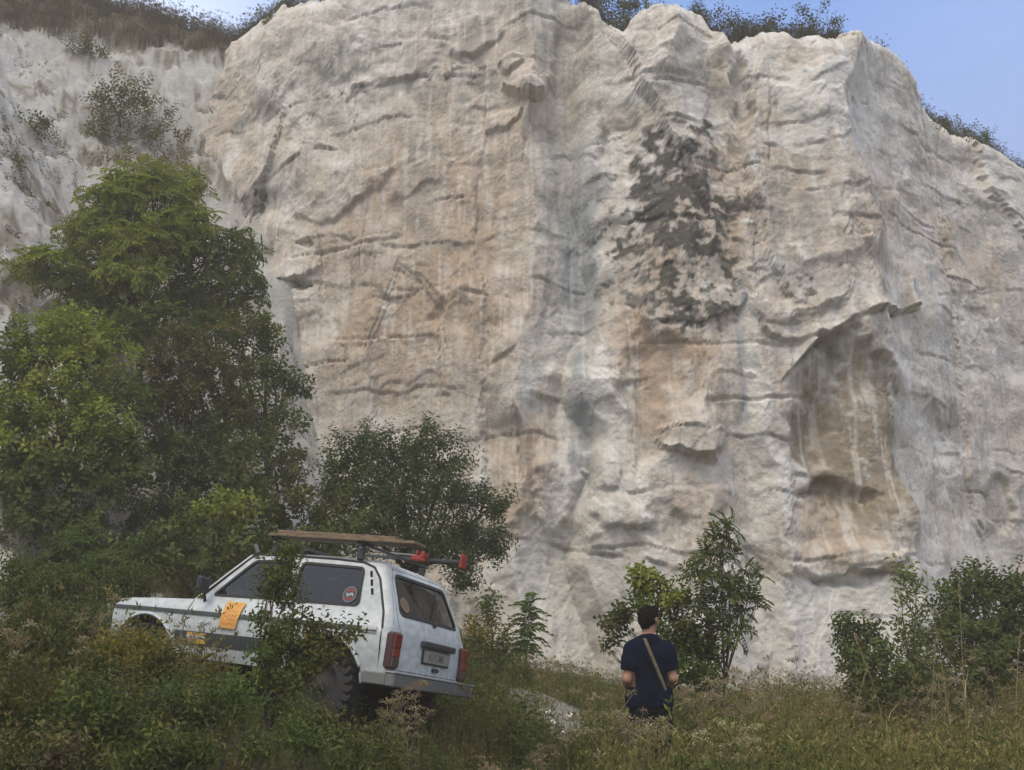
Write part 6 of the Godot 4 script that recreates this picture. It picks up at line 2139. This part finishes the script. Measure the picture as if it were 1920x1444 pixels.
func arm_bones(F: Field, s: float, grow: float, whole: bool) -> void:
	var sh := Vector3(s * 0.160, 1.395, 0.01)
	var el := Vector3(s * 0.218, 1.135, 0.045)
	var wr := Vector3(s * 0.170, 1.02, -0.185)
	F.bone(sh, sh.lerp(el, 0.45), 0.060 + grow, 0.050 + grow, 1.0, 0.05)
	F.bone(sh.lerp(el, 0.45), el, 0.049 + grow, 0.039 + grow, 1.0, 0.03)
	if whole:
		F.bone(el, el.lerp(wr, 0.35), 0.038, 0.041, 1.0, 0.03)
		F.bone(el.lerp(wr, 0.35), wr, 0.041, 0.027, 1.0, 0.03)


func leg_bones(F: Field, s: float, grow: float) -> void:
	var hip := Vector3(s * 0.095, 0.92, 0.01)
	var kn := Vector3(s * 0.115, 0.50, -0.015)
	var an := Vector3(s * 0.125, 0.09, 0.02)
	F.bone(hip, hip.lerp(kn, 0.4), 0.092 + grow, 0.085 + grow, 1.05, 0.05)
	F.bone(hip.lerp(kn, 0.4), kn, 0.083 + grow, 0.058 + grow, 1.0, 0.03)
	F.bone(kn, kn.lerp(an, 0.35) + Vector3(0, 0, 0.012), 0.056 + grow, 0.058 + grow, 1.0, 0.03)
	F.bone(kn.lerp(an, 0.35) + Vector3(0, 0, 0.012), an, 0.056 + grow, 0.038 + grow * 1.6, 1.0, 0.03)


func torso_bones(F: Field, grow: float) -> void:
	F.bone(Vector3(-0.07, 0.93, 0), Vector3(0.07, 0.93, 0), 0.115 + grow, 0.115 + grow, 0.85, 0.05)
	F.bone(Vector3(-0.045, 1.06, 0), Vector3(0.045, 1.06, 0), 0.115 + grow, 0.115 + grow, 0.82, 0.06)
	F.bone(Vector3(-0.062, 1.24, 0), Vector3(0.062, 1.24, 0), 0.112 + grow, 0.112 + grow, 0.86, 0.08)
	F.bone(Vector3(-0.095, 1.355, 0.005), Vector3(0.095, 1.355, 0.005), 0.094 + grow, 0.098 + grow, 0.95, 0.07)
	F.bone(Vector3(-0.13, 1.41, 0.01), Vector3(-0.02, 1.50, 0.02), 0.050 + grow, 0.048 + grow, 1.0, 0.05)
	F.bone(Vector3(0.13, 1.41, 0.01), Vector3(0.02, 1.50, 0.02), 0.050 + grow, 0.048 + grow, 1.0, 0.05)


func make_man() -> void:
	var at := Vector3(1.235, ground_height(1.235, -8.73) - 0.01, -8.73)
	var man := base("person", at, "man in a dark blue t-shirt with a strap across his back, facing the wall", "person")
	var skin_m := solid(Color(0.38, 0.20, 0.125), 0.6)
	skin_m.subsurf_scatter_enabled = true
	skin_m.subsurf_scatter_strength = 0.08
	var hairm := solid(Color(0.009, 0.007, 0.006), 0.9)
	var shirt_m := solid(Color(0.0045, 0.0085, 0.020), 0.95)
	var trouser_m := solid(Color(0.009, 0.010, 0.014), 0.95)
	var strap_m := solid(Color(0.14, 0.115, 0.07), 0.9)
	for m in [hairm, shirt_m, trouser_m]:
		m.metallic_specular = 0.15
	# body
	var B := Field.new(Vector3(-0.36, -0.02, -0.30), Vector3(0.36, 1.56, 0.24), 0.013)
	torso_bones(B, 0.0)
	for s: float in [-1.0, 1.0]:
		arm_bones(B, s, 0.0, true)
		leg_bones(B, s, 0.0)
		B.bone(Vector3(s * 0.125, 0.055, 0.03), Vector3(s * 0.145, 0.03, -0.16), 0.045, 0.033, 1.0, 0.03)
	B.bone(Vector3(0, 1.47, 0.02), Vector3(0.005, 1.56, 0.005), 0.062, 0.056, 1.0, 0.03)
	var parts := [B]
	# head, turned to the right
	var ht := Basis(Vector3.UP, -0.75)
	var hc := Vector3(0.012, 1.66, -0.005)
	var H := Field.new(hc + Vector3(-0.13, -0.17, -0.14), hc + Vector3(0.13, 0.14, 0.14), 0.005)
	var hp := func(x: float, y: float, z: float) -> Vector3:
		return hc + ht * Vector3(x, y, z)
	H.bone(hp.call(0, 0.03, 0.012), hp.call(0, 0.025, -0.01), 0.088, 0.084, 1.0, 0.03)
	H.bone(hp.call(0, -0.03, -0.03), hp.call(0, -0.075, -0.045), 0.066, 0.046, 1.0, 0.04)
	H.bone(hp.call(0, -0.085, -0.075), hp.call(0, -0.088, -0.07), 0.026, 0.026, 1.0, 0.03)
	H.bone(hp.call(0, 0.022, -0.092), hp.call(0, -0.022, -0.112), 0.010, 0.016, 1.0, 0.015)
	H.bone(hp.call(-0.02, -0.055, -0.092), hp.call(0.02, -0.055, -0.092), 0.010, 0.010, 1.0, 0.01)
	H.bone(hp.call(-0.045, 0.028, -0.082), hp.call(0.045, 0.028, -0.082), 0.010, 0.010, 1.0, 0.015)
	H.bone(hp.call(0, -0.06, 0.02), Vector3(0.005, 1.52, 0.012), 0.058, 0.060, 1.0, 0.03)
	for s: float in [-1.0, 1.0]:
		H.bone(hp.call(s * 0.032, 0.008, -0.093), hp.call(s * 0.034, 0.008, -0.093), 0.012, 0.012, 1.0, 0.006, true)
		H.bone(hp.call(s * 0.032, 0.008, -0.078), hp.call(s * 0.033, 0.008, -0.078), 0.013, 0.013, 1.0, 0.004)
		H.bone(hp.call(s * 0.088, 0.015, 0.008), hp.call(s * 0.083, -0.025, 0.0), 0.013, 0.010, 1.0, 0.008)
		H.bone(hp.call(s * 0.094, 0.02, 0.018), hp.call(s * 0.092, -0.005, 0.02), 0.009, 0.009, 1.0, 0.008)
	parts.append(H)
	# hands, slightly curled in front of the waist
	for s: float in [-1.0, 1.0]:
		var wr := Vector3(s * 0.170, 1.02, -0.185)
		var fw := Vector3(-s * 0.30, 0.10, -0.95).normalized()
		var side := fw.cross(Vector3.UP).normalized() * s
		var dn := Vector3.DOWN
		var Q := Field.new(wr + Vector3(-0.17, -0.13, -0.24), wr + Vector3(0.17, 0.10, 0.05), 0.005)
		var pm := wr + fw * 0.075
		Q.bone(wr, pm, 0.027, 0.030, 1.0, 0.02)
		for k in 4:
			var off := side * (k - 1.5) * 0.019
			var kn := pm + fw * 0.03 + off
			var ln: float = [0.040, 0.045, 0.042, 0.032][k]
			Q.bone(pm + off * 0.8, kn, 0.015, 0.011, 1.0, 0.012)
			var m1 := kn + (fw * 0.85 + dn * 0.5).normalized() * ln
			var m2 := m1 + (fw * 0.2 + dn * 0.95).normalized() * ln * 0.65
			var m3 := m2 + (-fw * 0.4 + dn * 0.8).normalized() * ln * 0.5
			Q.bone(kn, m1, 0.0105, 0.0095, 1.0, 0.004)
			Q.bone(m1, m2, 0.0095, 0.009, 1.0, 0.004)
			Q.bone(m2, m3, 0.009, 0.008, 1.0, 0.004)
		var th := wr + fw * 0.03 - side * 0.028
		var t1 := th + (fw * 0.7 - side * 0.6 + dn * 0.2).normalized() * 0.04
		var t2 := t1 + (fw * 0.9 - side * 0.1 + dn * 0.4).normalized() * 0.032
		Q.bone(wr + fw * 0.02 - side * 0.01, th, 0.018, 0.015, 1.0, 0.012)
		Q.bone(th, t1, 0.0135, 0.0115, 1.0, 0.006)
		Q.bone(t1, t2, 0.0115, 0.010, 1.0, 0.004)
		parts.append(Q)
	put("body", netted(parts), skin_m, man)
	# hair: a short crop
	var R := Field.new(hc + Vector3(-0.14, -0.14, -0.15), hc + Vector3(0.14, 0.15, 0.15), 0.006)
	R.bone(hp.call(0, 0.042, 0.016), hp.call(0, 0.036, -0.016), 0.094, 0.088, 1.0, 0.02)
	R.bone(hp.call(0, -0.02, 0.035), hp.call(0, -0.05, 0.035), 0.078, 0.062, 1.0, 0.03)
	R.bone(hp.call(0.03, 0.09, -0.05), hp.call(-0.03, 0.09, -0.05), 0.042, 0.042, 1.0, 0.02)
	var tuft := noise(96, 38.0, 2)
	for i in R.nx:
		for j in R.ny:
			for l in R.nz:
				var p := R.lo + Vector3(i, j, l) * R.cell
				R.f[(i * R.ny + j) * R.nz + l] += 0.010 * tuft.get_noise_3d(p.x, p.y * 0.5, p.z)
	R.cut(hp.call(0, 0.045, -0.062), ht * Vector3(0, -0.75, -0.65).normalized())
	R.cut(hp.call(0, -0.07, 0.05), ht * Vector3(0, -0.92, -0.38).normalized())
	put("hair", netted([R]), hairm, man)
	# shirt
	var S := Field.new(Vector3(-0.38, 0.84, -0.24), Vector3(0.38, 1.58, 0.26), 0.012)
	torso_bones(S, 0.014)
	for s: float in [-1.0, 1.0]:
		arm_bones(S, s, 0.018, false)
		S.bone(Vector3(s * 0.162, 1.385, 0.01), Vector3(s * 0.205, 1.235, 0.035), 0.070, 0.068, 1.0, 0.04)
	S.bone(Vector3(-0.078, 0.90, 0), Vector3(0.078, 0.90, 0), 0.142, 0.142, 0.9, 0.04)
	S.bone(Vector3(-0.07, 0.99, 0), Vector3(0.07, 0.99, 0), 0.134, 0.134, 0.9, 0.05)
	# folds
	var fold := noise(95, 4.0, 3)
	for i in S.nx:
		for j in S.ny:
			for l in S.nz:
				var p := S.lo + Vector3(i, j, l) * S.cell
				S.f[(i * S.ny + j) * S.nz + l] += 0.016 * fold.get_noise_3d(p.x * 1.2 + p.y * 0.5, p.y * 0.9 - p.x * 0.6, p.z * 0.8)
	S.cut(Vector3(0, 0.885, 0), Vector3(0, -1, 0))
	S.cut(Vector3(0, 1.535, 0.05), Vector3(0, 1, -0.35).normalized())
	for s: float in [-1.0, 1.0]:
		var n := (Vector3(s * 0.218, 1.135, 0.045) - Vector3(s * 0.160, 1.395, 0.01)).normalized()
		for i in S.nx:
			for j in S.ny:
				for l in S.nz:
					var p := S.lo + Vector3(i, j, l) * S.cell
					if p.x * s > 0.150 and p.y < 1.30 and p.y > 1.06:
						var q := (i * S.ny + j) * S.nz + l
						S.f[q] = maxf(S.f[q], (p - Vector3(s * 0.205, 1.205, 0.035)).dot(n))
	put("t_shirt", netted([S]), shirt_m, man)
	# trousers
	var T := Field.new(Vector3(-0.27, 0.02, -0.20), Vector3(0.27, 1.06, 0.22), 0.013)
	T.bone(Vector3(-0.07, 0.94, 0), Vector3(0.07, 0.94, 0), 0.122, 0.122, 0.88, 0.05)
	T.bone(Vector3(-0.05, 1.0, 0), Vector3(0.05, 1.0, 0), 0.117, 0.117, 0.85, 0.05)
	for s: float in [-1.0, 1.0]:
		leg_bones(T, s, 0.014)
	T.cut(Vector3(0, 0.06, 0), Vector3(0, -1, 0))
	T.cut(Vector3(0, 0.93, 0), Vector3(0, 1, 0))
	put("trousers", netted([T]), trouser_m, man)
	# shoes
	for s: float in [-1.0, 1.0]:
		var K := Field.new(Vector3(s * 0.13 - 0.09, -0.03, -0.26), Vector3(s * 0.13 + 0.09, 0.16, 0.13), 0.010)
		K.bone(Vector3(s * 0.125, 0.05, 0.045), Vector3(s * 0.148, 0.04, -0.175), 0.056, 0.046, 1.0, 0.03)
		K.bone(Vector3(s * 0.125, 0.09, 0.03), Vector3(s * 0.125, 0.06, 0.03), 0.055, 0.058, 1.0, 0.03)
		K.cut(Vector3(0, 0.008, 0), Vector3(0, -1, 0))
		K.cut(Vector3(0, 0.12, 0), Vector3(0, 1, 0))
		put("shoe", netted([K]), solid(Color(0.03, 0.027, 0.024), 0.8), man)
	# the strap from the neck down to the right hip, and its bag in front
	var st := SurfaceTool.new()
	st.begin(Mesh.PRIMITIVE_TRIANGLES)
	var pts := []
	var loop := [[-0.055, 1.535, 0.015, 0.0, 1.0, 0.4], [-0.05, 1.49, 0.095, -0.1, 0.4, 0.9], [-0.03, 1.43, 0.118, 0, 0.2, 1], [0.0, 1.35, 0.128, 0, 0, 1], [0.04, 1.25, 0.131, 0, 0, 1], [0.085, 1.14, 0.126, 0.2, 0, 1], [0.125, 1.045, 0.105, 0.5, 0, 0.9], [0.165, 0.97, 0.05, 0.9, 0, 0.5], [0.175, 0.94, -0.01, 1, 0, 0]]
	for q in loop:
		var p := Vector3(q[0], q[1], q[2])
		var n := Vector3(q[3], q[4], q[5]).normalized()
		pts.append([p + n * 0.006, n])
	for i in pts.size() - 1:
		var d: Vector3 = (pts[i + 1][0] - pts[i][0]).normalized()
		var q := []
		for e in [pts[i], pts[i + 1]]:
			var w: Vector3 = d.cross(e[1]).normalized() * 0.015
			q.append_array([e[0] - w, e[0] + w, e[0] - w - e[1] * 0.006, e[0] + w - e[1] * 0.006])
		for t in [0, 4, 5, 0, 5, 1, 2, 6, 4, 2, 4, 0, 1, 5, 7, 1, 7, 3]:
			st.add_vertex(q[t])
	st.generate_normals()
	put("bag_strap", st.commit(), strap_m, man)
	man.rotation.y = 0.06
	man.scale = Vector3.ONE * 0.965
